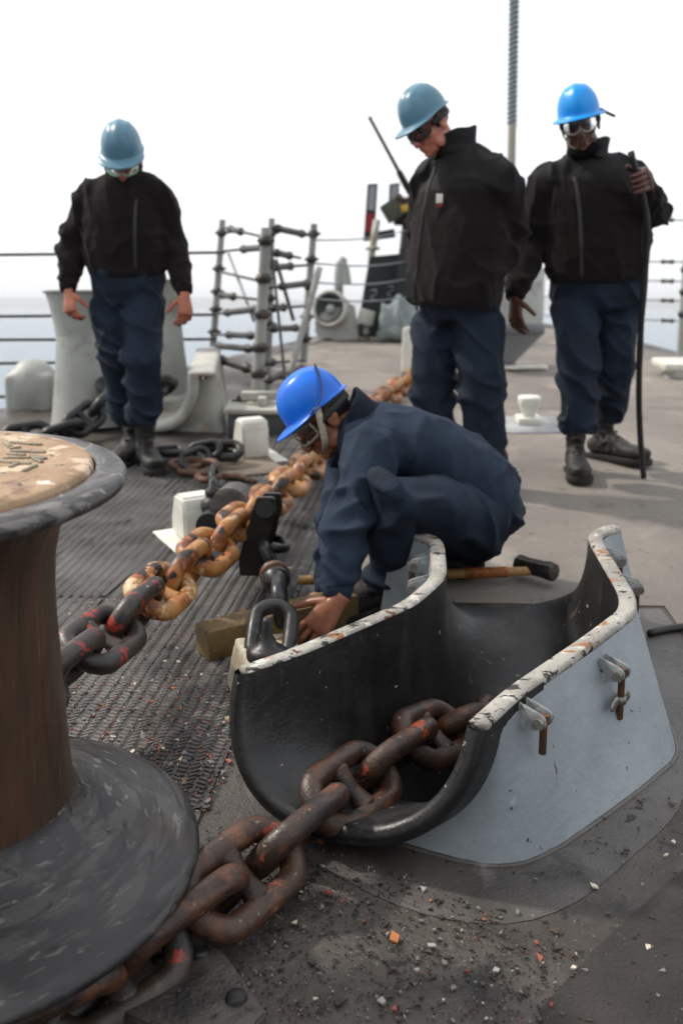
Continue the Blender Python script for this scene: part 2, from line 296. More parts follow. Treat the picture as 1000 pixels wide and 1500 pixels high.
def remesh(bm, voxel, smooth_it=4, factor=.5):
    bmesh.ops.recalc_face_normals(bm, faces=bm.faces)
    me = bpy.data.meshes.new('tmp'); bm.to_mesh(me); bm.free()
    o = bpy.data.objects.new('tmp', me); C.objects.link(o)
    m = o.modifiers.new('r', 'REMESH'); m.mode = 'VOXEL'; m.voxel_size = voxel; m.adaptivity = 0
    if smooth_it: s = o.modifiers.new('s', 'SMOOTH'); s.factor = factor; s.iterations = smooth_it
    dg = bpy.context.evaluated_depsgraph_get(); ev = o.evaluated_get(dg)
    out = bpy.data.meshes.new_from_object(ev)
    bpy.data.objects.remove(o); bpy.data.meshes.remove(me)
    return out
def wrinkle(me, specs, seed=0, post=1):
    """specs: (weight function, amplitude, scale vector) ; ridged folds pushed along the normal"""
    off = V((seed*7.3, seed*3.1, seed*5.7)); cos = []
    for v in me.vertices:
        p = v.co; d = 0.0
        for wf, amp, sc in specs:
            w_ = wf(p)
            if w_ < .02: continue
            q = V((p.x*sc[0], p.y*sc[1], (p.z+.45*p.x-.3*p.y)*sc[2]*.72))+off
            wq = q + noise.noise_vector(q*.45)*.8
            r = max(0, 1-abs(noise.noise(wq))*2.4)
            d += w_*amp*(r*r*r*1.3-.3)
        cos.append(p+v.normal*d)
    for v, c in zip(me.vertices, cos): v.co = c
    if post:
        b_ = bmesh.new(); b_.from_mesh(me)
        for _ in range(post): bmesh.ops.smooth_vert(b_, verts=b_.verts, factor=.5, use_axis_x=True, use_axis_y=True, use_axis_z=True)
        b_.to_mesh(me); b_.free()
def near(c, r): 
    c = V(c)
    return lambda p: math.exp(-((p-c).length/r)**2)
def const(k): return lambda p: k
def tree_of(me): return BVHTree.FromPolygons([v.co for v in me.vertices], [p.vertices for p in me.polygons])

def polyline(pts, step):
    pts = [V(p) for p in pts]; dens = []
    for i in range(len(pts)-1):
        p0 = pts[max(i-1, 0)]; p1 = pts[i]; p2 = pts[i+1]; p3 = pts[min(i+2, len(pts)-1)]
        for k in range(40):
            t = k/40; dens.append(.5*((2*p1)+(-p0+p2)*t+(2*p0-5*p1+4*p2-p3)*t*t+(-p0+3*p1-3*p2+p3)*t**3))
    dens.append(pts[-1]); out = [dens[0]]; acc = 0
    for i in range(1, len(dens)):
        d = (dens[i]-dens[i-1]).length
        while acc+d >= step:
            f = (step-acc)/d; dens[i-1] = dens[i-1].lerp(dens[i], f); out.append(dens[i-1].copy()); d = (dens[i]-dens[i-1]).length; acc = 0
        acc += d
    return out
# ------------------------------------------------------------------ sea, coast, deck
bm = B(); NR, NA = 26, 96
rings = []
for i in range(NR):
    r = 6*(1.32**i); rings.append([bm.verts.new((r*math.cos(2*math.pi*k/NA), r*math.sin(2*math.pi*k/NA), -7.5)) for k in range(NA)])
for i in range(NR-1):
    for k in range(NA): bm.faces.new((rings[i][k], rings[i][(k+1) % NA], rings[i+1][(k+1) % NA], rings[i+1][k]))
bm.faces.new(rings[0])
ms = MAT('sea_water', rgb('4f6472'), .22, bump=[(.35, .5, .8), (1.6, .4, .25)])
tag(obj('sea', bm, ms), None, None, kind='structure')
bm = B(); base = []; top = []
for i in range(161):
    a = R(-62+124*i/160); r = 5200
    h = 46+26*noise.noise(V((i*.11, 2, 0)))+10*noise.noise(V((i*.5, 7, 0)))
    base.append((r*math.sin(a), r*math.cos(a), -7.4)); top.append((math.sin(a)*(r+260), math.cos(a)*(r+260), max(6, h)))
bv = [bm.verts.new(p) for p in base]; tv = [bm.verts.new(p) for p in top]; kv = [bm.verts.new((p[0]*1.12, p[1]*1.12, -7.4)) for p in top]
for i in range(160):
    bm.faces.new((bv[i], bv[i+1], tv[i+1], tv[i])); bm.faces.new((tv[i], tv[i+1], kv[i+1], kv[i]))
tag(obj('far_hills', bm, MAT('far_land', (.09, .11, .10), .9)), None, None, kind='structure')

def interp(tab, u):
    for i in range(len(tab)-1):
        a, b = tab[i], tab[i+1]
        if u <= b[0]:
            f = (u-a[0])/(b[0]-a[0]); return [x+(y-x)*f for x, y in zip(a[1:], b[1:])]
    return list(tab[-1][1:])
def smooth_tab(tab, u, w=.03):
    acc = None; n = 0
    for k in (-1.5, -1, -.5, 0, .5, 1, 1.5):
        r = interp(tab, min(1, max(0, u+k*w))) if 0 < u+k*w < 1 else interp(tab, min(1, max(0, u)))
        acc = r if acc is None else [x+y for x, y in zip(acc, r)]; n += 1
    return [x/n for x in acc]
TAB = [(0, -.186, 1.928, .235, 1.728, .245), (.12, -.08, 2.015, .318, 1.850, .215), (.5, .180, 2.285, .53, 2.10, -.10), (.68, .272, 2.47, .676, 2.285, -.06), (.88, .292, 2.76, .700, 2.78, .29), (.935, .266, 2.815, .718, 2.838, .315), (1, .168, 2.865, .80, 2.900, .335)]
def trough_hole(tab, rimh, grow=.004):
    """outline of the opening the trough's inner face leaves in the deck"""
    Lp, Rp = [], []
    for k in range(6, 62):
        u = k/64; lx, ly, rx, ry, fz = smooth_tab(tab, u); ins = []
        for s_ in range(0, 81):
            ph = -math.pi/2+math.pi*s_/80; sn = math.sin(ph); h = math.copysign(abs(sn)**.85, sn); f = (1+h)/2; x = lx+(rx-lx)*f; y = ly+(ry-ly)*f
            zt = dz(ly)*(1-f)+dz(ry)*f+rimh; z = zt+(fz-zt)*max(0, math.cos(ph))**.8
            if z < dz(y)+grow: ins.append((x, y))
        if len(ins) > 3: Lp.append(ins[0]); Rp.append(ins[-1])
    return Lp[::2]+Rp[::-2]
DECK = [(-5.0, -3.0), (5.2, -3.0), (4.5, 3), (3.7, 5.6), (2.95, 8.5), (2.6, 10.07), (1.9, 11.3), (1.0, 12.0), (.35, 11.2), (-.26, 9.75), (-1.2, 7.9), (-2.14, 6.17), (-3.1, 4.2), (-4.4, 0)]
HOLE = trough_hole(TAB, .30, .03)
def deck_mesh(outer, hole, z, skirt=0):
    bm = B(); polys = [[V((x, y, 0)) for x, y in outer]]
    if hole: polys.append([V((x, y, 0)) for x, y in hole])
    flat = [p for pl in polys for p in pl]; tri = tessellate_polygon(polys)
    vs = [bm.verts.new((p.x, p.y, dz(p.y)+z)) for p in flat]
    for t in tri:
        try: bm.faces.new([vs[i] for i in t])
        except ValueError: pass
    if skirt:
        n = len(outer); lo = [bm.verts.new((x*1.0-(.06*x if y > 0 else 0), y, dz(y)+z-skirt)) for x, y in outer]
        for i in range(n): bm.faces.new((vs[i], vs[(i+1) % n], lo[(i+1) % n], lo[i]))
    return bm
deck = obj('deck', deck_mesh(DECK, HOLE, 0, 9.0), 'deck', smooth=False); tag(deck, None, None, kind='structure')
for e in deck.data.polygons: pass
# non-skid coverings laid on the deck, joints left open between them
bm = B()
NS = [(2.6, 6.2), (2.75, 2.3), (1.06, 2.26), (1.0, 2.62), (1.02, 3.02), (.13, 3.06), (-.02, 2.95), (.24, 6.2)]
NSR = [(.255, 6.21), (2.6, 6.21), (2.75, 8.5), (2.4, 9.9), (1.7, 11.0), (1.0, 11.6), (.5, 10.9), (-.05, 9.6), (-.6, 8.3), (-.2, 7.2)]
sheet(bm, NS, .004, .003)
sheet(bm, NSR, .004, .003)
tag(obj('nonskid_walkway', bm, 'nonskid', smooth=False), None, None, kind='structure')
bm = B(); sheet(bm, [tuple(G(790, 1482)[:2]), tuple(G(872, 1392)[:2]), tuple(G(1004, 1272)[:2]), (1.6, 1.62), (1.6, 1.0), (.3, 1.0)], .005, .004)
tag(obj('nonskid_patch', bm, 'nonskid_dark', smooth=False), None, None, kind='structure')
# doubler plate welded round the hawse fairing
bm = B(); seam = [(1010, 1120), (990, 1190), (925, 1255), (850, 1318), (760, 1352), (660, 1348), (570, 1322), (480, 1275), (400, 1222), (355, 1150), (352, 1090)]
sp = [tuple(p[:2]) for p in polyline([G(*p) for p in seam], .05)]; outer = sp+[(-.05, 2.55), (.05, 3.0), (1.0, 3.0), (1.0, 2.4)]
o_ = obj('doubler_plate', deck_mesh(outer, HOLE, .0014), 'doubler', smooth=False); tag(o_, None, None, kind='structure')
# painted-on white strips by the far fittings
bm = B()
for q in ([(722, 612), (815, 612), (820, 636), (720, 636)], [(823, 628), (842, 627), (844, 637), (823, 638)], [(966, 528), (980, 527), (990, 556), (973, 556)]):
    sheet(bm, [tuple(G(*p)[:2]) for p in q], .010, .003)
sheet(bm, [tuple(G(*p)[:2]) for p in ((516, 606), (524, 606), (600, 548), (594, 546))], .010, .003)
tag(obj('deck_markings', bm, MAT('worn_marking', rgb('a3a5aa'), .7, var=(8, rgb('8b8a88'), .4, .6))), None, None, kind='structure')

# unseen superstructure aft of the camera, added to darken surfaces that face it
bm = B(); box(bm, (0, 0, 0), (13, 6, 7.5), Matrix.Translation((0, -12.5, 2.6)), .2); box(bm, (0, 0, 0), (4.0, 3.0, 2.4), Matrix.Translation((.3, -6.5, .5)), .3)
tag(obj('shade_deckhouse', bm, 'bggrey', smooth=False), None, None, kind='structure')

# ribbed tread plates on the left
def tread_line(y): return -.27+(y-1.91)*.1235
bm = B(); sheet(bm, [(tread_line(1.2)-.02, 1.2), (tread_line(6.1)-.02, 6.1), (tread_line(6.1)-.62, 6.1), (tread_line(1.2)-.62, 1.2)], .006, .005)
tr = tag(obj('tread_strip', bm, 'tread', smooth=False), None, None, kind='structure')
def bar(bm, c, lx, ly, h, ang):
    ca, sa = math.cos(ang), math.sin(ang); vs = []
    for (sx, sy) in ((-1, -1), (1, -1), (1, 1), (-1, 1)): vs.append(bm.verts.new(onDeck((c[0]+sx*lx*ca-sy*ly*sa, c[1]+sx*lx*sa+sy*ly*ca), .006)))
    tp = []
    for (sx, sy) in ((-.8, -.55), (.8, -.55), (.8, .55), (-.8, .55)): tp.append(bm.verts.new(onDeck((c[0]+sx*lx*ca-sy*ly*sa, c[1]+sx*lx*sa+sy*ly*ca), .006+h)))
    bm.faces.new(tp)
    for i in range(4): bm.faces.new((vs[i], vs[(i+1) % 4], tp[(i+1) % 4], tp[i]))
bm = B(); y = 1.25
while y < 6.05:
    for k in range(19):
        x = tread_line(y)-.045-k*.030
        bar(bm, (x+random.uniform(-.001, .001), y), .0115, .0045, .0042, R(32 if k % 2 else -24))
    y += .0165
tag(obj('tread_studs', bm, 'stud', tr, smooth=False), None, None, kind='stuff')
TP = [[(-1.05, 4.95), (-.36-.02, 4.95), (tread_line(3.1)-.64, 3.1), (-1.30, 3.1)], [(tread_line(3.08)-.64, 3.08), (tread_line(1.5)-.64, 1.5), (-1.6, 1.5), (-1.31, 3.08)], [(-1.07, 4.95), (-1.32, 3.1), (-2.6, 3.1), (-2.2, 4.95)]]
bm = B(); sheet(bm, TP[0], .006, .005); tp = tag(obj('tread_plate', bm, 'tread', smooth=False), None, None, kind='structure')
bm = B(); sheet(bm, TP[1], .006, .005); tag(obj('tread_plate_near', bm, 'tread', smooth=False), None, None, kind='structure')
bm = B(); sheet(bm, TP[2], .006, .005); tag(obj('tread_plate_outer', bm, 'tread', smooth=False), None, None, kind='structure')
bm = B(); y = 2.0
spots_off = [(G(330, 775)[0], G(330, 775)[1]), ]
while y < 4.92:
    xr = tread_line(y)-.665; k = 0
    while xr-k*.032 > (-1.45 if y < 3.1 else -2.0):
        x = xr-k*.032
        bar(bm, (x, y), .0108, .0040, .0036, R(2)); k += 1
    y += .0135
tag(obj('tread_ribs', bm, 'stud', tp, smooth=False), None, None, kind='stuff')

# ------------------------------------------------------------------ capstan
AX = (-.651, 1.548)
cm = DM(*AX)
cap = thing('capstan', cm @ V((0, 0, 0)), 'big rusty brown capstan with wide black foot flange and peeling tan top', 'capstan')
prof = [(.203, .27), (.200, .33), (.199, .45), (.199, .58), (.201, .64), (.206, .69), (.217, .735), (.240, .772), (.275, .792), (.290, .797)]
bm = B(); lathe(bm, prof, cm, 96); obj('barrel', bm, 'drum', cap)
bm = B(); lathe(bm, [(.290, .797), (.311, .800), (.320, .805), (.324, .812), (.3235, .817), (.319, .8235), (.311, .8275), (.298, .829), (.285, .8295), (.2775, .828), (.2755, .824), (.2752, .808)], cm, 96); obj('top_rim', bm, 'drumrim', cap)
bm = B(); lathe(bm, [(.2745, .81), (.2735, .828), (.2715, .835), (.266, .838), (.25, .8395), (.1, .840), (0, .840)], cm, 96); tpan = obj('top_plate', bm, 'tan', cap)
# welded bead marks on the top plate
strips = [((15, 648), (62, 652)), ((9, 648), (16, 655)), ((14, 657), (32, 656)), ((16, 661), (68, 663)), ((11, 665), (38, 667)), ((5, 671), (46, 671)), ((48, 670), (62, 678)), ((46, 667), (68, 673)), ((0, 676), (46, 680)), ((15, 685), (28, 678)), ((35, 691), (54, 682))]
for a, b_ in strips:
    p, q = G(*a, h=.844), G(*b_, h=.844); bm = B(); d = (q-p); L = d.length; ang = math.atan2(d.y, d.x); c = (p+q)/2
    mm = Matrix.Translation(c) @ Matrix.Rotation(TILT, 4, 'X') @ Matrix.Rotation(ang, 4, 'Z')
    box(bm, (0, 0, -.001), (L, .009, .008), mm, .0025); obj('weld_bead', bm, 'bead', tpan)
fp = [(.200, .290), (.204, .273), (.214, .255), (.234, .238), (.265, .221), (.305, .203), (.345, .187), (.378, .175), (.397, .168), (.405, .161), (.407, .153), (.402, .145), (.385, .140), (.30, .138), (.27, .12)]
bm = B(); lathe(bm, fp, cm, 128); obj('foot_flange', bm, 'flange', cap)
bm = B(); lathe(bm, [(.27, .122), (.262, .10), (.258, .075), (.266, .05), (.30, .035), (.32, .03), (.32, 0)], cm, 64)
obj('wildcat', bm, 'black_iron', cap)
for k in range(10):
    a = 2*math.pi*k/10; bm = B(); mm = cm @ Matrix.Rotation(a, 4, 'Z')
    box(bm, (.275, 0, .075), (.04, .045, .07), mm, .01); obj('whelp', bm, 'black_iron', cap)
# bolted bed plate
bp = [G(*p)[:2] for p in ((215, 1352), (300, 1378), (392, 1510), (330, 1580), (150, 1500))]
bm = B(); vs = [bm.verts.new(onDeck(p, .034)) for p in bp]; f = bm.faces.new(vs)
r_ = bmesh.ops.extrude_face_region(bm, geom=[f])
for v in r_['geom']:
    if isinstance(v, bmesh.types.BMVert): v.co.z -= .036
bmesh.ops.bevel(bm, geom=list(bm.edges), offset=.004, segments=2, affect='EDGES')
obj('bed_plate', bm, 'deck', cap, auto=40)
for p in ((293, 1392), (346, 1458), (238, 1400)):
    g = G(*p, h=.04); bm = B(); lathe(bm, [(.019, -.012), (.019, .001), (.017, .003), (.0165, .008), (.014, .011), (.008, .0125), (0, .013)], DM(g.x, g.y, .032), 14); obj('bolt', bm, 'black_iron', cap, auto=40)

# ------------------------------------------------------------------ chain links
WD = .048
def link_mesh(d, name, nseg=40, nr=16):
    bm = B(); pts = []; hw, st = 1.3*d, 1.04*d
    for k in range(nseg):
        a = 2*math.pi*k/nseg; x = math.cos(a); z = math.sin(a)
        pts.append(V((math.copysign(st, x)*min(1, abs(x)*3.2)+hw*x, 0, hw*z*(1-.05*math.exp(-(x/.35)**2)))))
    rr = [(d/2*(1.0+.05*abs(math.cos(2*math.pi*k/nseg))),)*2 for k in range(nseg)]
    loft(bm, pts, rr, hint=(0, 1, 0), n=nr, closed=True)
    bmesh.ops.recalc_face_normals(bm, faces=bm.faces)
    me = bpy.data.meshes.new(name); bm.to_mesh(me); bm.free()
    me.polygons.foreach_set('use_smooth', [True]*len(me.polygons)); me.materials.append(MT['chain']); return me
def stud_mesh(d, name):
    bm = B(); zs = [-1.02, -.85, -.62, -.3, 0, .3, .62, .85, 1.02]; rr = [(.62, .46), (.58, .44), (.50, .38), (.42, .33), (.40, .31), (.42, .33), (.50, .38), (.58, .44), (.62, .46)]
    loft(bm, [(0, 0, z*d) for z in zs], [(a*d, b*d) for a, b in rr], hint=(1, 0, 0), n=12)
    bmesh.ops.recalc_face_normals(bm, faces=bm.faces)
    me = bpy.data.meshes.new(name); bm.to_mesh(me); bm.free()
    me.polygons.foreach_set('use_smooth', [True]*len(me.polygons)); me.materials.append(MT['chain']); return me
LK, SD = link_mesh(WD, 'link'), stud_mesh(WD, 'stud')
def LM(c, t, nrm):
    """link matrix: long axis along t, open face looking along nrm"""
    t = V(t).normalized(); nrm = V(nrm); n_ = (nrm-t*nrm.dot(t)).normalized(); z = t.cross(n_)
    m = Matrix((t, n_, z)).transposed().to_4x4(); m.translation = c; return m
def chain(root, cs, face0, roll0, mats, sc=1.0, me=LK, sdm=SD, jit=6):
    for i, c in enumerate(cs):
        t = cs[min(i+1, len(cs)-1)]-cs[max(i-1, 0)]
        M_ = LM(c, t, face0) @ Matrix.Rotation(R(roll0+(90 if i % 2 else 0)+random.uniform(-jit, jit)), 4, 'X') @ Matrix.Scale(sc, 4)
        lk = inst('link', me, M_, root, mats[i % len(mats)] if not callable(mats) else mats(i))
        if sdm: inst('stud', sdm, M_.copy(), lk, mats[i % len(mats)] if not callable(mats) else mats(i))
# near chain: round the wildcat, out to the hawse fairing and down the pipe
STEP = .175
key = [G(-40, 1520, .045), G(60, 1480, .05), G(165, 1425, .055), G(268, 1350, .075), G(355, 1285, .092), G(437, 1216, .088), G(515, 1155, .082)]
E0 = key[-1]; dirc = (key[-1]-key[-3]).normalized()
cs = key+[E0+dirc*STEP+V((0, 0, -.004)), E0+dirc*STEP*2+V((0, 0, -.03)), E0+dirc*STEP*3+V((0, 0, -.08))]
g0 = cs[-1]; cs += [g0+V((.10, .165, -.09)), g0+V((.18, .29, -.23)), g0+V((.22, .37, -.42)), g0+V((.23, .41, -.62))]
ch = thing('anchor_chain', onDeck(E0), 'heavy brown rusty anchor chain running from capstan foot into the grey chock', 'chain')
view = (EYE-E0).normalized()
chain(ch, cs, view+V((.12, 0, .30)), 0, lambda i: 'chain_red' if i in (0, 2) else 'chain', jit=5)

# ------------------------------------------------------------------ trough-shaped chocks
def trough(root, tab, base, rimh, wall=.041, lip=.0215, mats=('liner', 'rim', 'grey'), NU=64, NS_=40, w=.03, lipfwd=.07, side=1):
    """tab rows: u, Lx, Ly, Rx, Ry, floor z ; base rows: u, Lx, Ly, Rx, Ry (outline on deck)"""
    us = [k/NU for k in range(NU+1)]; inner = []; fr = []
    for u in us:
        lx, ly, rx, ry, fz = smooth_tab(tab, u, w) if 0 < u < 1 else interp(tab, u)
        L = V((lx, ly, dz(ly)+rimh)); R_ = V((rx, ry, dz(ry)+rimh)); fr.append((L, R_, fz))
    for i, (L, R_, fz) in enumerate(fr):
        row = []; ax = ((fr[min(i+1, NU)][0]+fr[min(i+1, NU)][1])-(fr[max(i-1, 0)][0]+fr[max(i-1, 0)][1])); ax.z = 0; ax.normalize()
        k0 = max(0, 1-us[i]/.16); 
        for s in range(NS_+1):
            ph = -math.pi/2+math.pi*s/NS_; sn = math.sin(ph); h = math.copysign(abs(sn)**.85, sn); p = L.lerp(R_, (1+h)/2); c = max(0, math.cos(ph))**.8
            p.z = p.z+(fz-p.z)*c; p -= ax*(lipfwd*c*k0*k0); row.append(p)
        inner.append(row)
    bm = B(); rows = [[bm.verts.new(p) for p in row] for row in inner]
    def nrm(i, s):
        a = inner[min(i+1, NU)][s]-inner[max(i-1, 0)][s]; b = inner[i][min(s+1, NS_)]-inner[i][max(s-1, 0)]
        n_ = a.cross(b).normalized(); mid = (fr[i][0]+fr[i][1])/2
        if n_.dot(inner[i][s]-mid) < 0: n_ = -n_
        return n_, a.normalized()
    front = []; 
    for k in range(1, 9):
        a = math.pi*k/8; row = []
        for s in range(NS_+1):
            n_, t = nrm(0, s); p = inner[0][s]+n_*lip*(1-math.cos(a))-t*lip*math.sin(a); row.append(bm.verts.new(p))
        front.append(row)
    back = []
    for i in range(2, 16, 2):
        row = []
        for s in range(NS_+1):
            n_, t = nrm(i, s); row.append(bm.verts.new(inner[i][s]+n_*lip*2))
        back.append(row)
    rear = []
    for k in range(1, 7):
        a = math.pi*k/6; row = []
        for s in range(NS_+1):
            n_, t = nrm(NU, s); row.append(bm.verts.new(inner[NU][s]+n_*lip*.7*(1-math.cos(a))+t*lip*.7*math.sin(a)))
        rear.append(row)
    seq = back[::-1]+front[::-1]+rows+rear
    for a, b in zip(seq[:-1], seq[1:]):
        for s in range(NS_): bm.faces.new((a[s], a[s+1], b[s+1], b[s]))
    obj('liner', bm, mats[0], root)
    # rims and outer walls
    wb_ = B(); grids = []
    for sd in (0, 1):
        inr = [f[sd] for f in fr]; out = []
        for i in range(NU+1):
            t = inr[min(i+1, NU)]-inr[max(i-1, 0)]; t.z = 0; t.normalize(); nn = V((t.y, -t.x, 0)) if sd == 1 else V((-t.y, t.x, 0))
            out.append(inr[i]+nn*wall)
        bm = B(); A = [bm.verts.new(p+V((0, 0, .001))) for p in inr]; Bv = [bm.verts.new(p+(q-p)*.12+V((0, 0, .006))) for p, q in zip(inr, out)]
        Cv = [bm.verts.new(p+(q-p)*.85+V((0, 0, .006))) for p, q in zip(inr, out)]; Dv = [bm.verts.new(q+(V((0, 0, 0)))) for q in out]
        Ev = [bm.verts.new(q+V((0, 0, -.014))) for q in out]
        Fv = [bm.verts.new(p+V((0, 0, -.014))) for p in inr]
        ring = [A, Bv, Cv, Dv, Ev, Fv]
        for i in range(NU):
            for a, b in zip(ring, ring[1:]+ring[:1]): bm.faces.new((a[i], a[i+1], b[i+1], b[i]))
        bm.faces.new([r[0] for r in ring]); bm.faces.new([r[-1] for r in ring])
        obj('rim', bm, mats[1], root)
        grid = []; NW = 6
        for i, u in enumerate(us):
            b = smooth_tab(base, u, w*.45) if 0 < u < 1 else interp(base, u); q = V((b[2*sd], b[2*sd+1], 0)); q.z = dz(q.y)-.002
            o = out[i]+V((0, 0, -.012)); grid.append([wb_.verts.new(o.lerp(q, k/NW)) for k in range(NW+1)])
        for i in range(3, NU):
            for k in range(NW): wb_.faces.new((grid[i][k], grid[i+1][k], grid[i+1][k+1], grid[i][k+1]))
        grids.append(grid)
    for (i0, sgn) in ((3, -1), (NU-2, 1)):
        bb = smooth_tab(base, us[i0], w*.45); rws = []
        Lb = V((bb[0], bb[1], dz(bb[1])-.002)); Rb = V((bb[2], bb[3], dz(bb[3])-.002)); ax = (fr[i0+1][0]-fr[i0-1][0]).normalized()*sgn
        for k in range(7):
            f = k/6; row = []
            for s in range(NS_+1):
                if s == 0: row.append(grids[0][i0][k]); continue
                if s == NS_: row.append(grids[1][i0][k]); continue
                n_, t = nrm(i0, s); p = inner[i0][s]+n_*lip*1.94; g = Lb.lerp(Rb, s/NS_); bul = math.sin(math.pi*s/NS_)**.6; g += ax*(.05*bul); g.z = dz(g.y)-.002
                row.append(wb_.verts.new(p.lerp(g, f)))
            rws.append(row)
        if i0 == 3: front_base = rws[-1]
        for a, b in zip(rws[:-1], rws[1:]):
            for s in range(NS_): wb_.faces.new((a[s], a[s+1], b[s+1], b[s]))
    bead = [v.co.copy() for v in front_base]+[grids[1][i][NW].co.copy() for i in range(4, NU+1)]
    obj('outer_wall', wb_, mats[2], root)
    bm = B(); bead = polyline(bead, .02); loft(bm, [p+V((0, 0, .003)) for p in bead], [(.0065+.002*noise.noise(p*60), .006) for p in bead], hint=(0, 0, 1), n=8); obj('weld_bead', bm, 'doubler', root)
    return inner, fr
BAS = [(0, -.20, 2.06, .255, 1.738), (.05, -.20, 2.065, .295, 1.731), (.10, -.19, 2.075, .36, 1.742), (.2, -.13, 2.13, .445, 1.803), (.5, .10, 2.38, .61, 1.955), (.655, .20, 2.52, .755, 2.105), (.68, .205, 2.54, .774, 2.135), (.705, .21, 2.56, .788, 2.19), (.9, .235, 2.78, .86, 2.78), (.95, .20, 2.83, .89, 2.86), (1, .11, 2.88, .92, 2.93)]
hc = thing('chain_chock', onDeck((.35, 2.3)), 'open grey steel chain chock with black inner face and chipped rusty rim', 'chock')
inner, fr = trough(hc, TAB, BAS, .30)
# swing bolts round the rim
def swing(root, at, outw, along, L=.11, wing=False, tilt=0, sc=1.0, hang=True):
    at = V(at); outw = V(outw).normalized(); along = V(along).normalized()
    up = V((0, 0, 1)); M3 = Matrix((along, outw, up)).transposed().to_4x4(); M3.translation = at
    lug = None
    for s in (-1, 1):
        bm = B(); pts = [(-.004, -.03), (.052, -.022), (.062, -.010), (.060, .006), (.048, .014), (-.004, .030)]
        a = [bm.verts.new(M3 @ V((s*.017*sc-.004*sc, y*sc, z*sc))) for y, z in pts]; b = [bm.verts.new(M3 @ V((s*.017*sc+.004*sc, y*sc, z*sc))) for y, z in pts]
        bm.faces.new(a); bm.faces.new(b[::-1])
        for i in range(len(pts)): bm.faces.new((a[i], a[(i+1) % len(pts)], b[(i+1) % len(pts)], b[i]))
        bmesh.ops.bevel(bm, geom=list(bm.edges), offset=.002*sc, segments=2, affect='EDGES')
        lug = obj('hinge_lug', bm, 'lugpaint', root, auto=40)
    bm = B(); Mp = M3 @ Matrix.Translation((-.026*sc, .048*sc, -.005*sc)) @ Matrix.Rotation(R(90), 4, 'Y')
    lathe(bm, [(0, -.006*sc), (.012*sc, -.006*sc), (.012*sc, .004*sc), (.006*sc, .005*sc), (.006*sc, .048*sc), (.010*sc, .049*sc), (.010*sc, .056*sc), (0, .057*sc)], Mp, 10); obj('hinge_pin', bm, 'zinc', root, auto=40)
    bm = B(); Mb = M3 @ Matrix.Translation((0, .048*sc, -.005*sc)) @ Matrix.Rotation(R(tilt), 4, 'X')
    lathe(bm, [(0, .014*sc), (.011*sc, .012*sc), (.012*sc, 0), (.0085*sc, -.014*sc), (.0085*sc, -L*sc), (.0075*sc, -(L+.002)*sc), (0, -(L+.002)*sc)], Mb, 14); sb = obj('swing_bolt', bm, 'rusty', root, auto=50)
    if wing:
        bm = B(); lathe(bm, [(.009*sc, -.078*sc), (.014*sc, -.076*sc), (.014*sc, -.060*sc), (.009*sc, -.058*sc)], Mb, 14)
        for s in (-1, 1):
            ball(bm, (0, 0, 0), (.024*sc, .005*sc, .014*sc), Mb @ Matrix.Translation((s*.034*sc, 0, -.068*sc)) @ Matrix.Rotation(R(s*28), 4, 'Y'), 12, 8)
        obj('wing_nut', bm, 'zinc', sb)
def on_wall(px, py, side, fdown=.12):
    """point on the outer wall of the near chock seen at a pixel"""
    best = None
    for i in range(1, len(fr)-1):
        u = i/64; b = smooth_tab(BAS, u); t = fr[i+1][side]-fr[i-1][side]; t.z = 0; t.normalize(); nn = V((t.y, -t.x, 0)) if side == 1 else V((-t.y, t.x, 0))
        top_ = fr[i][side]+nn*.041; q = V((b[2*side], b[2*side+1], 0)); q.z = dz(q.y)
        for k in range(0, 30):
            p = top_.lerp(q, k/60); r = p-EYE; d = ray(px, py); e = (r-d*(r.dot(d)/d.dot(d))).length
            if best is None or e < best[0]: best = (e, p, nn, t)
    return best[1:]
for (px, py, sd_, wg, L_) in ((765, 1037, 1, False, .075), (884, 970, 1, True, .115)):
    p, n_, t = on_wall(px, py, sd_); swing(hc, p-V((0, 0, .012)), n_, t, L_, wg, sc=.9)
for (u_, sd_, wg, L_) in ((.775, 1, False, .11), (.87, 1, False, .07), (.715, 0, False, .11), (.84, 0, False, .11)):
    i = round(u_*64); t = fr[i+1][sd_]-fr[i-1][sd_]; t.z = 0; t.normalize(); nn = V((t.y, -t.x, 0)) if sd_ == 1 else V((-t.y, t.x, 0))
    swing(hc, fr[i][sd_]+nn*.042+V((0, 0, -.045)), nn, t, L_, wg, sc=1.0)
# ------------------------------------------------------------------ second chain, on the left
ch2 = thing('anchor_chain', onDeck(G(200, 960)), 'tan and orange weathered anchor chain stretched over the ribbed tread plates', 'chain')
pth = [G(20, 1030, .24), G(130, 952, .235), G(240, 862, .22), G(345, 775, .20), G(435, 697, .14), G(500, 640, .09), G(580, 570, .055), G(640, 536, .05)]
c2 = polyline(pth, STEP)
def m2(i):
    p = c2[i]
    if p.y < 2.50: return 'chain_red'
    if p.y < 3.32: return 'chain_tan'
    return 'chain_orange' if i % 3 else 'chain_tan'
chain(ch2, c2, V((.25, -.8, .75)), 0, m2, jit=7)
# black chain lying by the far fairing
ch3 = thing('anchor_chain', onDeck(G(130, 630)), 'black anchor chain heaped beside the flared grey bitt', 'chain')
p3 = [G(40, 640, .06), G(85, 634, .07), G(118, 618, .10), G(142, 598, .16), G(160, 575, .22), G(178, 558, .26), G(215, 556, .24), G(250, 570, .12)]
c3 = polyline(p3, STEP); chain(ch3, c3, V((.1, -.8, .6)), 20, lambda i: 'steel_dark', jit=12)

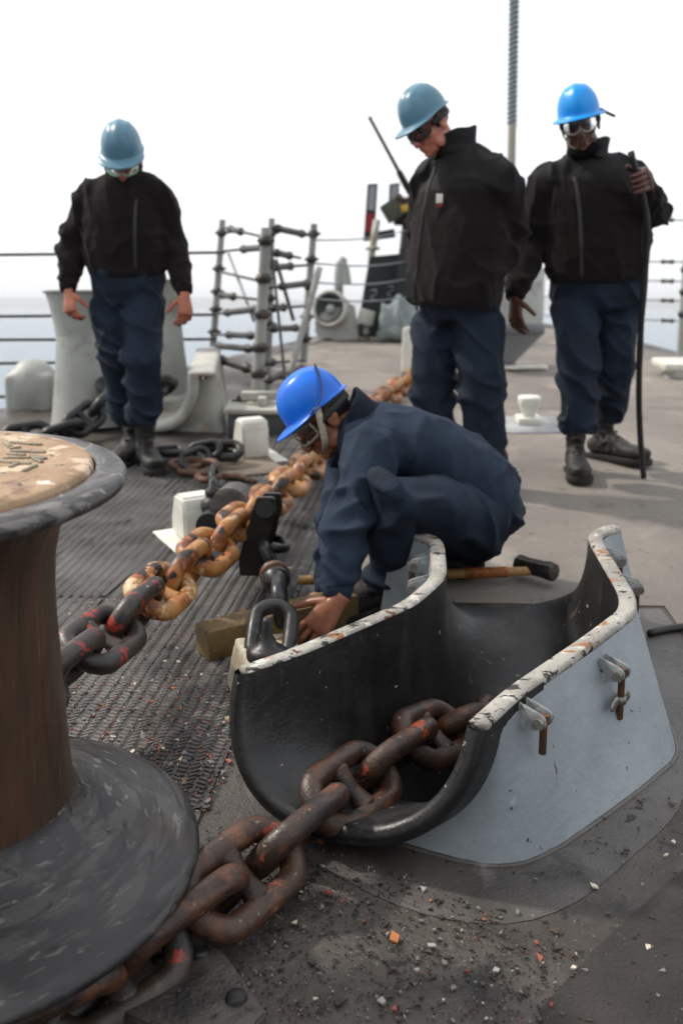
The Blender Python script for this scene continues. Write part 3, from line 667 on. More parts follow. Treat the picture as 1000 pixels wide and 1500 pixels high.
# ------------------------------------------------------------------ chain stoppers, pads, timber, hammer
def padeye(name, px, py, wpx, label, group, h=.15, rz=0.0, flare=False, sc=1.0):
    g = G(px, py); t = thing(name, g, label, 'deck pad', group); M_ = DM(g.x, g.y, 0, rz) @ Matrix.Scale(sc, 4)
    bm = B(); box(bm, (0, 0, .006), (.24, .26, .012), M_, .003); obj('foot_plate', bm, 'white', t, auto=40)
    bm = B(); prof = [(-.055, .012), (-.055, h*.75), (-.035, h), (.045, h), (.085, h*.45), (.085, .012)]
    a = [bm.verts.new(M_ @ V((-.06, y, z))) for y, z in prof]; b = [bm.verts.new(M_ @ V((.06, y, z))) for y, z in prof]
    bm.faces.new(a); bm.faces.new(b[::-1])
    for i in range(len(prof)): bm.faces.new((a[i], a[(i+1) % 6], b[(i+1) % 6], b[i]))
    bmesh.ops.bevel(bm, geom=list(bm.edges), offset=.010, segments=3, affect='EDGES')
    obj('pad_block', bm, 'white', t, auto=50); return t, M_
padeye('pad_eye', 287, 790, 60, 'white pad block beside the curved chain stopper plate', 'white pads for the chain stoppers', .17, R(28), sc=1.05)
padeye('pad_eye', 370, 672, 60, 'white pad block behind the kneeling man at the mat corner', 'white pads for the chain stoppers', .18, R(24), sc=1.14)
# white pad by the chock
g = G(372, 1052); pd = thing('pad_eye', g, 'cream painted pad with chipped foot hugging the chock front corner', 'deck pad', 'white pads for the chain stoppers')
bm = B(); M_ = DM(g.x, g.y, 0, R(18))
box(bm, (.065, .065, .07), (.19, .28, .155), M_, 0, taper=(.80, .72)); me_ = remesh(bm, .008, 10)
for v in me_.vertices: v.co += noise.noise_vector(v.co*40)*.002
objm('pad_block', me_, MAT('pad_cream', rgb('a8a08a'), .6, var=(10, rgb('938b76'), .4, .6), spots=[(rgb('7d5a34'), 14, .60, .05, 8), (rgb('37302a'), 26, .62, .03, 7), (rgb('c1bba8'), 18, .6, .08, 6)], bump=[(40, .6, .005)]), pd)
# stopper: eye bolt, long link, ring, turnbuckle, link, claw
stp = thing('chain_stopper', g, 'black chain stopper with turnbuckle running from the cream pad to its claw', 'chain stopper')
eb = P(392, 955, 2.36); eb = V((G(392, 962, .16).x, G(392, 962, .16).y, 0)); eb.z = dz(eb.y)+.15
bm = B(); Me = Matrix.Translation(eb)
lathe(bm, [(0, 0), (.046, 0), (.052, .010), (.052, .026), (.040, .036), (.026, .042), (.020, .055), (.013, .066), (.012, .10), (.008, .108), (0, .11)], Me, 20); obj('eye_bolt', bm, 'steel_dark', stp)
LKs = link_mesh(.052, 'stopper_link'); LKs.materials[0] = MT['steel_dark']
pk = [(397, 918, .20), (402, 872, .19)]
q1 = G(398, 916, .185); q2 = G(410, 878, .17); q3 = G(403, 845, .15); q4 = G(395, 818, .14); q5 = G(392, 800, .13); q6 = G(378, 772, .12)
vd = (EYE-q1).normalized()
inst('long_link', LKs, LM(q1-V((0, 0, .022)), V((.06, .66, .50)), V((.05, -.58, .76))) @ Matrix.Diagonal((.70, .86, .74, 1)), stp, 'steel_dark')
inst('ring', LKs, LM(q2, q3-q1, V((1, .25, .1))) @ Matrix.Scale(.74, 4), stp, 'steel_dark')
bm = B(); t_ = (q4-q2).normalized(); pts = [q3+t_*k for k in (-.075, -.06, -.045, -.03, -.028, 0, .002, .03, .032, .05, .07, .085)]
loft(bm, pts, [.014, .026, .040, .043, .036, .036, .043, .043, .036, .038, .030, .016], hint=(1, 0, 0), n=18)
obj('turnbuckle', bm, 'steel_dark', stp)
bm = B(); loft(bm, [q3+t_*k for k in (-.004, .0, .024, .028)], [.040, .046, .046, .040], hint=(1, 0, 0), n=18); obj('turnbuckle_collar', bm, 'rusty', stp)
inst('ring', LKs, LM(q4+t_*.04, t_, V((.9, -.2, .45))) @ Matrix.Scale(.60, 4), stp, 'steel_dark')
inst('ring', LKs, LM(q5+V((.02, .04, .0)), q6-q5, V((.2, -.6, .8))) @ Matrix.Scale(.55, 4), stp, 'steel_dark')
cl0 = G(372, 838, .02); 
def slab(bm, pts, th, nrm):
    nrm = V(nrm).normalized()*th/2; a = [bm.verts.new(V(p)-nrm) for p in pts]; b = [bm.verts.new(V(p)+nrm) for p in pts]
    bm.faces.new(a); bm.faces.new(b[::-1])
    for i in range(len(pts)): bm.faces.new((a[i], a[(i+1) % len(pts)], b[(i+1) % len(pts)], b[i]))
yc = G(375, 775, .19).y
for (dy, xs) in ((-.05, 0), (.09, 10)):
    bm = B(); pp = [(352, 842), (350, 818), (362, 775), (372, 742), (376, 728), (402, 728), (404, 750), (398, 770), (394, 790), (384, 812), (380, 842)]
    slab(bm, [P(a+xs, b-(6 if dy > 0 else 0), yc+dy) for a, b in pp], .035, (0, 1, 0)); bmesh.ops.bevel(bm, geom=list(bm.edges), offset=.004, segments=2, affect='EDGES'); obj('claw_plate', bm, 'black_iron', stp, auto=40)
bm = B(); loft(bm, [P(388, 745, yc-.10), P(389, 744, yc+.15)], [.03, .03], n=14); obj('claw_pin', bm, 'black_iron', stp, auto=50)
# curved guard plate with shackle
gp = thing('chain_guard', G(345, 770), 'grey curved stopper plate standing over the tan chain', 'chain stopper')
yg = G(330, 745, .2).y+.12
bm = B(); arc = [(312, 764), (310, 748), (314, 730), (322, 716), (334, 710), (350, 711), (362, 720), (371, 735), (374, 752), (362, 762), (352, 760), (343, 752), (334, 748), (328, 752), (322, 765)]
slab(bm, [P(a, b, yg) for a, b in arc], .10, (0.2, 1, .1)); bmesh.ops.bevel(bm, geom=list(bm.edges), offset=.006, segments=2, affect='EDGES'); obj('guard_plate', bm, MAT('worn_guard', rgb('6b6964'), .5, metal=.2, var=(12, rgb('4a4744'), .4, .6), spots=[(rgb('6a4026'), 18, .63, .06, 6)], bump=[(60, .4, .003)]), gp, auto=40)
bm = B(); s0 = P(312, 735, yg+.06); Ms = Matrix.Translation(s0-V((0, 0, .02)))
lathe(bm, [(0, -.02), (.040, -.02), (.046, 0), (.046, .022), (.030, .034), (.024, .04), (.030, .05), (.028, .066), (.014, .074), (.012, .10), (0, .104)], Ms, 18); obj('shackle_bolt', bm, 'steel_dark', gp)
bm = B(); s1 = P(307, 768, yg-.1); loft(bm, [s1+V((0, -.03, 0)), s1+V((0, .05, 0))], [.045, .045], n=16); obj('roller', bm, 'steel_dark', gp, auto=50)
# slack rusty stopper by the woman's boots
sl = thing('chain_stopper', G(300, 690), 'slack rusty chain stopper lying between the boots and the white pad', 'chain stopper')
for (a, b, h, tt, nn, scl, mm) in ((318, 713, .06, (-.2, .8, .1), (.8, .1, .5), .62, 'steel_dark'), (305, 698, .06, (-.3, .8, 0), (0, -.4, 1), .62, 'rusty'), (290, 684, .05, (-.8, .4, 0), (.2, -.5, .8), .75, 'rusty'), (322, 660, .09, (1, 0.1, 0), (0, -.5, .8), .8, 'steel_dark'), (262, 664, .06, (1, .3, 0), (0, .2, 1), .7, 'steel_dark'), (286, 672, .08, (.6, .5, .2), (.5, -.6, .5), .6, 'steel_dark'), (300, 660, .10, (1, -.1, .2), (.1, -.8, .5), .6, 'steel_dark'), (272, 680, .05, (.9, -.3, 0), (.1, -.2, 1), .62, 'rusty'), (316, 700, .08, (-.1, .9, .2), (.9, -.1, .4), .55, 'steel_dark'), (246, 660, .05, (.8, .5, 0), (.0, -.3, 1), .6, 'steel_dark')):
    inst('link', LKs, LM(G(a, b, h), V(tt), V(nn)) @ Matrix.Scale(scl, 4), sl, mm)
bm = B(); yy = G(320, 672, .03).y
for q in ([(283, 668), (300, 655), (332, 653), (342, 658), (342, 664), (330, 662), (304, 664), (292, 676)], [(300, 676), (330, 679), (340, 672), (342, 664), (348, 664), (348, 676), (334, 686), (300, 684)]): slab(bm, [P(a, b, yy) for a, b in q], .05, (0, 1, .2))
obj('slip_hook', bm, 'black_iron', sl, smooth=False)
bm = B(); pa, pb = G(325, 697, .02), G(374, 706, .02); loft(bm, [pa, pa.lerp(pb, .5)+V((0, 0, .01)), pb], [(.012, .022), (.018, .026), (.008, .015)], hint=(0, 0, 1), n=10); obj('hook_tongue', bm, 'rusty', sl)
bm = B(); gq = G(340, 690); box(bm, (0, 0, .012), (.40, .34, .016), DM(gq.x+.02, gq.y+.02, 0, R(20)), .003); obj('wear_plate', bm, MAT('bare_plate', rgb('776b5c'), .6, var=(6, rgb('5f5448'), .4, .6), bump=[(60, .3, .003)]), sl, smooth=False)

# timber under the kneeling man's hands
tb = B(); a_, b_ = G(300, 978), G(508, 922); d_ = b_-a_; ang = math.atan2(d_.y, d_.x); Lb = V((d_.x, d_.y)).length; mid = (a_+b_)/2
box(tb, (0, 0, .047), (Lb+.03, .088, .092), DM(mid.x, mid.y+.055, .007, ang), .007)
for v in tb.verts: v.co += noise.noise_vector(v.co*9)*.004
tag(obj('timber_block', tb, 'timber', auto=40), 'dirty yellow brown timber block lying under the kneeling man\'s hands', 'timber')
# sledgehammer
ha, hb = G(437, 850, .035), G(782, 836, .045)
sh = thing('sledgehammer', onDeck((ha+hb)/2), 'sledgehammer with orange wrapped wooden handle lying behind the kneeling man', 'hammer')
hd = (hb-ha).normalized()
def seg(a, b, r0, r1, nm, mt, n=14):
    bm = B(); L = (b-a).length; k = 9; loft(bm, [a.lerp(b, i/(k-1)) for i in range(k)], [(r0+(r1-r0)*i/(k-1)) for i in range(k)], hint=(0, 0, 1), n=n); return obj(nm, bm, mt, sh, auto=60)
L_ = (hb-ha).length
seg(ha, ha+hd*L_, .0165, .0155, 'handle', 'handle')
bm = B(); k = 60; w0, w1 = ha+hd*(L_*.70), ha+hd*(L_*.88)
loft(bm, [w0.lerp(w1, i/k) for i in range(k+1)], [.0185+.0022*math.sin(i*2.1) for i in range(k+1)], hint=(0, 0, 1), n=14); obj('grip_wrap', bm, 'wrap', sh)
sx = V((.62, -.72, 0)).normalized(); hc_ = hb+hd*.0+V((.005, 0, .01))
bm = B(); pts = [hc_+sx*k for k in (-.078, -.074, -.060, -.03, 0, .03, .060, .074, .078)]; loft(bm, pts, [.026, .031, .034, .030, .030, .030, .034, .031, .026], hint=(0, 0, 1), n=8); obj('hammer_head', bm, 'hammer', sh, auto=35)

# ------------------------------------------------------------------ people
UP = V((0, 0, 1))
def headM(c, fwd, up):
    f = V(fwd).normalized(); u = V(up); u = (u-f*u.dot(f)).normalized(); r = f.cross(u)
    m = Matrix((r, f, u)).transposed().to_4x4(); m.translation = c; return m
HS = .94
def add_head(bm, H):
    ball(bm, (0, -.012, .035), (.077, .098, .086), H); ball(bm, (0, .024, -.035), (.063, .066, .085), H)
    ball(bm, (0, .048, -.085), (.040, .040, .030), H); ball(bm, (0, .070, -.098), (.024, .020, .017), H)
    ball(bm, (0, .076, .026), (.054, .020, .013), H)
    for s in (-1, 1):
        ball(bm, (s*.044, .056, -.022), (.024, .026, .020), H); ball(bm, (s*.050, .012, -.075), (.017, .042, .030), H)
        ball(bm, (s*.079, -.010, -.012), (.008, .022, .034), H); ball(bm, (s*.083, -.020, -.002), (.007, .014, .024), H)
        ball(bm, (s*.011, .101, -.040), (.009, .010, .008), H)
    loft(bm, [H @ V(p) for p in ((0, .086, .020), (0, .098, -.004), (0, .112, -.030), (0, .108, -.042), (0, .09, -.046))], [.009, .010, .013, .013, .008], hint=H.to_3x3() @ V((1, 0, 0)), n=10)
    ball(bm, (0, .090, -.062), (.025, .011, .0065), H); ball(bm, (0, .087, -.074), (.022, .011, .0075), H)
def add_hand(bm, w_, fd, back, thumb, curl=(25, 30, 25), spread=.5, tc=(10, 15), sc=1.0, fan=5):
    """w_: wrist, fd: finger direction, back: normal of the back of the hand, thumb: +1/-1 side"""
    fd = V(fd).normalized(); bk = V(back); bk = (bk-fd*bk.dot(fd)).normalized(); sd_ = fd.cross(bk)*thumb
    def pt(x, y, z): return V(w_)+(fd*x+sd_*y+bk*z)*sc
    loft(bm, [pt(-.03, 0, 0), pt(0, 0, 0), pt(.025, .002, 0), pt(.055, .001, .001), pt(.08, 0, .002), pt(.092, 0, .001)], [(.026*sc, .019*sc), (.026*sc, .018*sc), (.034*sc, .017*sc), (.039*sc, .0155*sc), (.040*sc, .0135*sc), (.036*sc, .010*sc)], hint=sd_, n=16)
    for j, (yo, ln, xo) in enumerate(((.030, .072, .086), (.0105, .082, .090), (-.0095, .076, .087), (-.029, .060, .079))):
        a = 0; p = pt(xo-.012, yo, .001); pts = [p]; fanv = math.tan(R(fan))*(1.5-j)*.9
        rr = [.0095*sc]
        for ph, (fr_, cu) in enumerate(zip((.46, .30, .24), curl)):
            a += R(cu*(1+.12*j)); d = (fd*math.cos(a)-bk*math.sin(a)+sd_*fanv*math.cos(a)).normalized()
            L = ln*fr_*sc+(.012*sc if ph == 0 else 0)
            pts.append(pts[-1]+d*L*.5); rr.append(.0088*sc); pts.append(pts[-1]+d*L*.5); rr.append((.0090, .0084, .0068)[ph]*sc)
        loft(bm, pts, rr, hint=sd_, n=10)
    d0 = (fd*.62+sd_*.72-bk*.22).normalized(); p = pt(.012, .022, -.004); d1 = (fd*(.75+.2*math.sin(R(tc[0])))+sd_*.55*math.cos(R(tc[1]))-bk*(.15+math.sin(R(tc[0])))).normalized()
    pts = [p, p+d0*.022*sc, p+d0*.042*sc, p+d0*.042*sc+d1*.016*sc, p+d0*.042*sc+d1*.032*sc, p+d0*.042*sc+d1*.056*sc]
    loft(bm, pts, [.016*sc, .0145*sc, .012*sc, .0105*sc, .0105*sc, .0075*sc], hint=bk, n=10)
def helmet(root, H, mat, style, z0=.050, tilt=0, sc=.94):
    Hh = H @ Matrix.Translation((0, -.006, z0)) @ Matrix.Rotation(R(tilt), 4, 'X') @ Matrix.Scale(sc, 4); bm = B(); NT = 64; rows = []
    ax, ay, hz = .100, .123, .127
    for i in range(15):
        ph = math.pi/2*(1-i/14); row = []
        for k in range(NT):
            th = 2*math.pi*k/NT; c = math.cos(ph)**.86; x = ax*c*math.cos(th); y = ay*c*math.sin(th); z = hz*math.sin(ph)**.92
            rg = .007*math.exp(-(x/.020)**2)*math.sin(ph)**.7*(1 if y > -.10 else .4) + .004*math.exp(-((abs(x)-.045)/.012)**2)*math.sin(ph)**.8*(1 if -.07 < y < .08 else .0)
            n_ = V((x/ax**2, y/ay**2, z/hz**2+1e-6)).normalized(); row.append(V((x, y, z))+n_*rg)
        rows.append(row)
    def ext(th):
        f = math.sin(th)
        if style == 'full': return .028+.016*max(0, f)**2
        return .007+.052*max(0, (f-.25)/.75)**.75*(1 if f > .25 else 0)+.010*max(0, -f-.4)
    for (kf, dzv, ) in ((.0, -.010), (.45, -.013), (.85, -.019), (1.0, -.024)):
        row = []
        for k in range(NT):
            th = 2*math.pi*k/NT; e = ext(th); f = math.sin(th)
            row.append(V(((ax+e*kf+.002)*math.cos(th), (ay+e*kf+.002)*math.sin(th), dzv*(1 if style == 'full' else .5+.6*max(0, f)**1.0))))
        rows.append(row)
    vr = [[bm.verts.new(Hh @ p) for p in row] for row in rows]
    for a, b in zip(vr[:-1], vr[1:]):
        for k in range(NT): bm.faces.new((a[k], a[(k+1) % NT], b[(k+1) % NT], b[k]))
    bmesh.ops.remove_doubles(bm, verts=vr[0], dist=.0005)
    o = obj('helmet', bm, mat, root); m = o.modifiers.new('solid', 'SOLIDIFY'); m.thickness = .0035; m.offset = -1
    # inner headband
    bm = B(); lo = []; 
    for k in range(48):
        th = 2*math.pi*k/48; lo.append(Hh @ V((.086*math.cos(th), .106*math.sin(th), -.010)))
    loft(bm, lo, [(.012, .002)]*48, hint=(Hh.to_3x3() @ V((0, 0, 1))), n=8, closed=True); obj('headband', bm, 'strap_black', o)
    return o, Hh
def goggles(root, H, fmat, lmat, z=.004, r=.094, strap=None, half=62, hh=.030):
    """curved one-piece goggles: rim tube, lens, side strap"""
    ang = [R(-half+2*half*k/30) for k in range(31)]
    def at(a, dzv, rr): 
        nose = .016*math.exp(-(a/.20)**2) if dzv < 0 else 0
        return H @ V((rr*.86*math.sin(a), .012+rr*math.cos(a)*1.06, z+dzv*(1-.25*abs(a/R(half))**3)+nose))
    loop = [at(a, hh, r) for a in ang]+[at(a, -hh, r) for a in ang[::-1]]
    bm = B(); loft(bm, loop, [.004]*len(loop), hint=(0, 0, 1), n=8, closed=True); f = obj('goggles', bm, fmat, root)
    bm = B(); rows = [[bm.verts.new(at(a, hh*q, r+.004*(1-q*q))) for a in ang] for q in (-1, -.5, 0, .5, 1)]
    for a, b in zip(rows[:-1], rows[1:]):
        for k in range(30): bm.faces.new((a[k], a[k+1], b[k+1], b[k]))
    obj('lens', bm, lmat, f)
    bm = B(); rows = [[], []]
    back = [R(half+(360-2*half)*k/24) for k in range(25)]
    pts = [H @ V((.091*math.sin(a), -.004+.110*math.cos(a), z+.004)) for a in back]
    loft(bm, pts, [(.011, .002)]*25, hint=H.to_3x3() @ UP, n=8); obj('goggle_strap', bm, 'strap_black', f)
    return f
def strap(root, pts, mat, nm='chin_strap', w=.0095, hint=(0, 0, 1)):
    bm = B(); pp = polyline(pts, .008); loft(bm, pp, [(w, .0018)]*len(pp), hint=hint, n=8); return obj(nm, bm, mat, root)
def boot(root, ankle, toe_dir, pitch=0, sc=1.0, shaft=.20, lean=None, MX=None):
    """ankle: point on the sole's heel centre; toe_dir: horizontal heading"""
    t = V(toe_dir); t.z = 0; t.normalize(); M_ = headM(V(ankle), t, UP) @ Matrix.Rotation(R(pitch), 4, 'X') @ Matrix.Scale(sc, 4)
    if MX is not None: M_ = MX @ Matrix.Scale(sc, 4)
    bm = B()
    rg = [(-.085, .032, .06, .028), (-.070, .040, .08, .038), (-.03, .043, .10, .048), (.02, .042, .105, .05), (.07, .044, .085, .045), (.12, .050, .064, .034), (.165, .052, .060, .031), (.20, .044, .055, .028), (.218, .028, .045, .022)]
    rg = [(y, w_, (h/2)+.02, h/2+.004) for (y, w_, h, _) in rg]
    loft(bm, [M_ @ V((0, y, zc)) for y, w_, zc, hh in rg], [(w_, hh) for y, w_, zc, hh in rg], hint=M_.to_3x3() @ V((1, 0, 0)), n=18, sq=.8)
    ln = V(lean) if lean else V((0, -.01, 1))
    loft(bm, [M_ @ (V((0, -.022, .05))+ln*k) for k in (0, .04, .08, .12, .16, shaft)], [(.042, .054), (.041, .050), (.040, .046), (.045, .049), (.051, .054), (.053, .055)], hint=M_.to_3x3() @ V((1, 0, 0)), n=18)
    me = remesh(bm, .006, 3); wrinkle(me, [(near(M_ @ V((0, .02, .12)), .07), .016, (22, 22, 34)), (const(.3), .006, (30, 30, 30))], 3)
    o = objm('boot', me, 'boot', root)
    bm = B(); out = [(-.092, .030), (-.075, .041), (-.03, .043), (.02, .040), (.07, .046), (.12, .053), (.165, .055), (.205, .046), (.226, .026)]
    lo = [(x, y) for y, x in out]+[(-x, y) for y, x in out[::-1]]
    rws = [[bm.verts.new(M_ @ V((x*k_, y, z))) for x, y in lo] for z, k_ in ((0, .94), (.004, 1), (.024, 1), (.028, .97))]
    for a, b in zip(rws[:-1], rws[1:]):
        for k in range(len(lo)): bm.faces.new((a[k], a[(k+1) % len(lo)], b[(k+1) % len(lo)], b[k]))
    bm.faces.new(rws[0]); bm.faces.new(rws[-1]); obj('sole', bm, 'sole', o, auto=50)
    bm = B()
    for k in range(6):
        y = .075-.018*k; z = .088+.020*k+(.012 if k > 2 else 0); p = M_ @ V((-.022, y-.004, z)); q = M_ @ V((.022, y-.004, z)); m_ = M_ @ V((0, y+.010, z+.008))
        loft(bm, [p, m_, q], [.0045]*3, n=6)
    obj('laces', bm, 'laces', o)
    return o
def collar(root, c, up, fwd, r=(.072, .078), h=.075, mat='fleece_up', open_=0.0, flare=1.08, thick=.009):
    H = headM(c, fwd, up); bm = B(); NT = 40; rows = []
    for (kz, kr) in ((-.03, 1.10), (0, 1.0), (.5, 1.0), (1, flare), (1.04, flare-.05), (1.0, flare-.12), (.4, .86), (-.02, .84)):
        row = []
        for k in range(NT):
            th = 2*math.pi*k/NT; f = math.sin(th); hz = kz*h*(1-.22*max(0, f)+.15*max(0, -f)); 
            row.append(bm.verts.new(H @ V((r[0]*kr*math.cos(th), r[1]*kr*math.sin(th)+.02*kz*0, hz+.004*math.sin(5*th+kz*2)))))
        rows.append(row)
    for a, b in zip(rows[:-1], rows[1:]):
        for k in range(NT): bm.faces.new((a[k], a[(k+1) % NT], b[(k+1) % NT], b[k]))
    return obj('collar', bm, mat, root)
def surf_strip(root, me, pts, dirv, mat, nm, w=.008, lift=.003, step=.02):
    T = tree_of(me); pp = polyline(pts, step); out = []
    for p in pp:
        d = V(dirv); hit = T.ray_cast(p+d.normalized()*-.5, d.normalized())
        if hit[0]: out.append(hit[0]-d.normalized()*lift)
    if len(out) < 3: return None
    out = [out[0]]+[(out[i-1]+out[i]*2+out[i+1])/4 for i in range(1, len(out)-1)]+[out[-1]]
    bm = B(); loft(bm, out, [(w, .003)]*len(out), hint=(1, 0, 0), n=8); return obj(nm, bm, mat, root)

def garment(bm, chains):
    for pts, rad, hint in chains: loft(bm, pts, rad, hint=hint, n=22)
def cap_pts(pts, rad):
    """round both ends a little"""
    return pts, rad
def lerp(a, b, t): return V(a).lerp(V(b), t)

def sleeve(sh_, el, wr, r=(.088, .078, .066, .064, .056, .046), inn=None):
    pts = [lerp(sh_, el, -.02), lerp(sh_, el, .1), lerp(sh_, el, .5), lerp(sh_, el, .93), lerp(el, wr, .12), lerp(el, wr, .5), lerp(el, wr, .86), lerp(el, wr, .93), wr]
    rad = [r[0]*.80, r[0]*.98, r[1], r[2]*1.03, r[2]*1.02, r[3], r[4]*1.02, r[5]*1.02, r[5]]
    return pts, rad
def trouser_leg(hp, kn, an, r=(.108, .088, .078, .062), blouse=True):
    pts = [lerp(hp, kn, -.10), hp, lerp(hp, kn, .35), lerp(hp, kn, .7), kn, lerp(kn, an, .35), lerp(kn, an, .7), lerp(kn, an, .92), lerp(kn, an, 1.0)]
    rad = [r[0]*.9, r[0], r[0]*.94, r[1]*1.02, r[1]*.98, r[2], r[2]*1.02, r[2]*.98 if blouse else r[3], r[3]]
    return pts, rad

def build_person(name, label, feet, J, F, ring, mats, skin, helm, gog, vox=.0034, hands=(), seeds=1, collar_args=None, extra_jacket=(), jacket_blend=None, legr=(.108, .088, .078, .062), armr=(.088, .078, .066, .064, .056, .046), blouse=True, handscale=1.0, wr_amp=1.0, tr_z=None):
    t = thing(name, feet, label, 'person'); F = V(F).normalized(); Lf = UP.cross(F).normalized()
    # body: one continuous skin
    bm = B(); J['H'] = J['H'] @ Matrix.Scale(HS, 4); H = J['H']; add_head(bm, H)
    loft(bm, [H @ V((0, -.020, -.02)), H @ V((0, -.024, -.08)), J['neck'], lerp(J['neck'], J['chest'], .4)], [.056, .054, .060, .075], n=16)
    loft(bm, [J['neck'], J['chest'], J['pelvis']], [.06, .075, .07], n=14)
    for s in 'LR':
        loft(bm, [J['chest'].lerp(J['neck'], .6), J['sh'+s], J['el'+s], J['wr'+s]], [.05, .036, .030, .024], n=12)
        loft(bm, [J['pelvis'], J['hip'+s], J['kn'+s], J['an'+s]], [.06, .055, .042, .034], n=12)
    for hnd in hands: hnd(bm) if callable(hnd) else add_hand(bm, *hnd[:4], **hnd[4])
    body = objm('body', remesh(bm, vox, 2, .5), skin, t)
    for s in (-1, 1):
        bm = B(); ball(bm, (s*.031, .076, .004), (.012, .012, .012), H, 12, 8); e = obj('eye', bm, 'eye', body)
    bm = B(); ball(bm, (0, -.020, .030), (.080, .099, .090), H)   # hair under the helmet
    for v in list(bm.verts):
        lc = H.inverted() @ v.co
        if lc.y > .045 and lc.z < .06: v.co = H @ (lc*.9)
    obj('hair', bm, 'hair', t)
    # trousers
    bm = B(); pv = J['pelvis']; pu = J.get('pup', UP)
    loft(bm, [pv+pu*J.get('ptop', .14), pv+pu*.05, pv-pu*.03, pv-pu*.09], [(ring['hip'][0]*.94, ring['hip'][1]*.92), (ring['hip'][0], ring['hip'][1]), (ring['hip'][0]*.98, ring['hip'][1]*.98), (ring['hip'][0]*.75, ring['hip'][1]*.8)], hint=Lf, n=24)
    for s in 'LR':
        p_, r_ = trouser_leg(J['hip'+s], J['kn'+s], J['an'+s], legr, blouse); loft(bm, p_, r_, hint=Lf, n=22)
    me = remesh(bm, .008, 8); A = wr_amp
    sp = [(const(.4), .016*A, (5, 5, 5)), (const(.3), .004*A, (14, 14, 14))]
    for s in 'LR':
        sp += [(near(J['kn'+s], .14), .024*A, (5, 5, 11)), (near(lerp(J['kn'+s], J['an'+s], .85), .12), .030*A, (5, 5, 13)), (near(J['hip'+s], .16), .022*A, (6, 6, 9))]
    wrinkle(me, sp, seeds); objm('trousers', me, mats['trouser'], t)
    # jacket
    bm = B(); rs = ring['torso']; loft(bm, [r_[0] for r_ in rs], [r_[1] for r_ in rs], hint=Lf, n=28)
    for s in 'LR':
        p_, r_ = sleeve(J['sh'+s], J['el'+s], J['wr'+s], armr); loft(bm, p_, r_, hint=Lf, n=22); c_ = J['sh'+s]; rr_ = armr[0]*.93; ball(bm, c_, (rr_,)*3); n0 = J['neck'].lerp(J['chest'], .18); loft(bm, [n0, n0.lerp(c_, .5), c_], [.085, .082, rr_*.98], n=20)
    for e in extra_jacket: loft(bm, *e[:2], hint=Lf, n=18)
    me = remesh(bm, .008, 10)
    sp = [(const(.4), .018*A, (6, 6, 3.5)), (const(.3), .005*A, (15, 15, 11))]
    for s in 'LR': sp += [(near(J['el'+s], .13), .026*A, (6, 6, 12)), (near(J['wr'+s], .11), .016*A, (7, 7, 17)), (near(J['sh'+s], .14), .018*A, (8, 8, 5))]
    sp += [(near(rs[1][0], .16), .018*A, (9, 9, 12))]
    wrinkle(me, sp, seeds+5)
    jm = mats['jacket']; o = objm('jacket', me, jm, t)
    if isinstance(jm, (list, tuple)) and jacket_blend:
        for pl in me.polygons: pl.material_index = 0 if jacket_blend(pl.center) else 1
    for s in 'LR':      # ribbed cuffs
        d = (J['wr'+s]-J['el'+s]).normalized(); bm = B(); loft(bm, [J['wr'+s]-d*.02, J['wr'+s]-d*.01, J['wr'+s]+d*.018, J['wr'+s]+d*.022], [armr[5]*.99, armr[5]*1.0, armr[5]*.86, armr[5]*.72], hint=Lf, n=20); obj('cuff', bm, mats.get('cuff', jm[0] if isinstance(jm, (list, tuple)) else jm), o)
    d = (rs[1][0]-rs[0][0]).normalized(); w0 = rs[0][1]; bm = B(); loft(bm, [rs[0][0]-d*.012, rs[0][0]-d*.006, rs[0][0]+d*.012, rs[0][0]+d*.030, rs[0][0]+d*.036], [(w0[0]*k_, w0[1]*k_) for k_ in (.93, .985, 1.0, 1.005, .97)], hint=Lf, n=40); obj('waistband', bm, mats.get('cuff'), o)
    if collar_args: collar(o, **collar_args)
    hobj, Hh = helmet(t, H, helm[0], helm[1], **(helm[2] if len(helm) > 2 else {}))
    if gog: goggles(t, H, *gog[:2], **(gog[2] if len(gog) > 2 else {}))
    return t, H, Hh, me, o, hobj

def fist(bm, c, axis, palm_to, sc=1.0, thumb_up=True):
    """a hand closed round a bar: c on the bar, axis along it, palm_to from the bar to the palm"""
    ax = V(axis).normalized(); pn = V(palm_to); pn = (pn-ax*pn.dot(ax)).normalized(); q = pn.cross(ax)
    loft(bm, [c+pn*.034*sc-ax*.046*sc, c+pn*.032*sc-ax*.02*sc, c+pn*.032*sc+ax*.015*sc, c+pn*.032*sc+ax*.044*sc], [(.030*sc, .016*sc), (.036*sc, .017*sc), (.036*sc, .017*sc), (.028*sc, .014*sc)], hint=q, n=14)
    for j, off in enumerate((.033, .0115, -.0105, -.031)):
        pts = []; 
        for k in range(9):
            a = R(-60+k*31); pts.append(c+ax*off*sc+(pn*math.cos(a)+q*math.sin(a))*(.0285+.003*math.sin(a))*sc)
        loft(bm, pts, [r_*sc for r_ in (.0095, .0098, .0095, .0102, .0092, .0095, .0086, .0082, .0064)], hint=ax, n=10)
    pts = [c+pn*.03*sc+ax*.03*sc-q*.012*sc, c+pn*.012*sc-q*.028*sc+ax*.048*sc, c-pn*.008*sc-q*.026*sc+ax*.062*sc, c-pn*.020*sc-q*.014*sc+ax*.076*sc]
    loft(bm, pts, [.015*sc, .0125*sc, .0115*sc, .0085*sc], hint=pn, n=10)
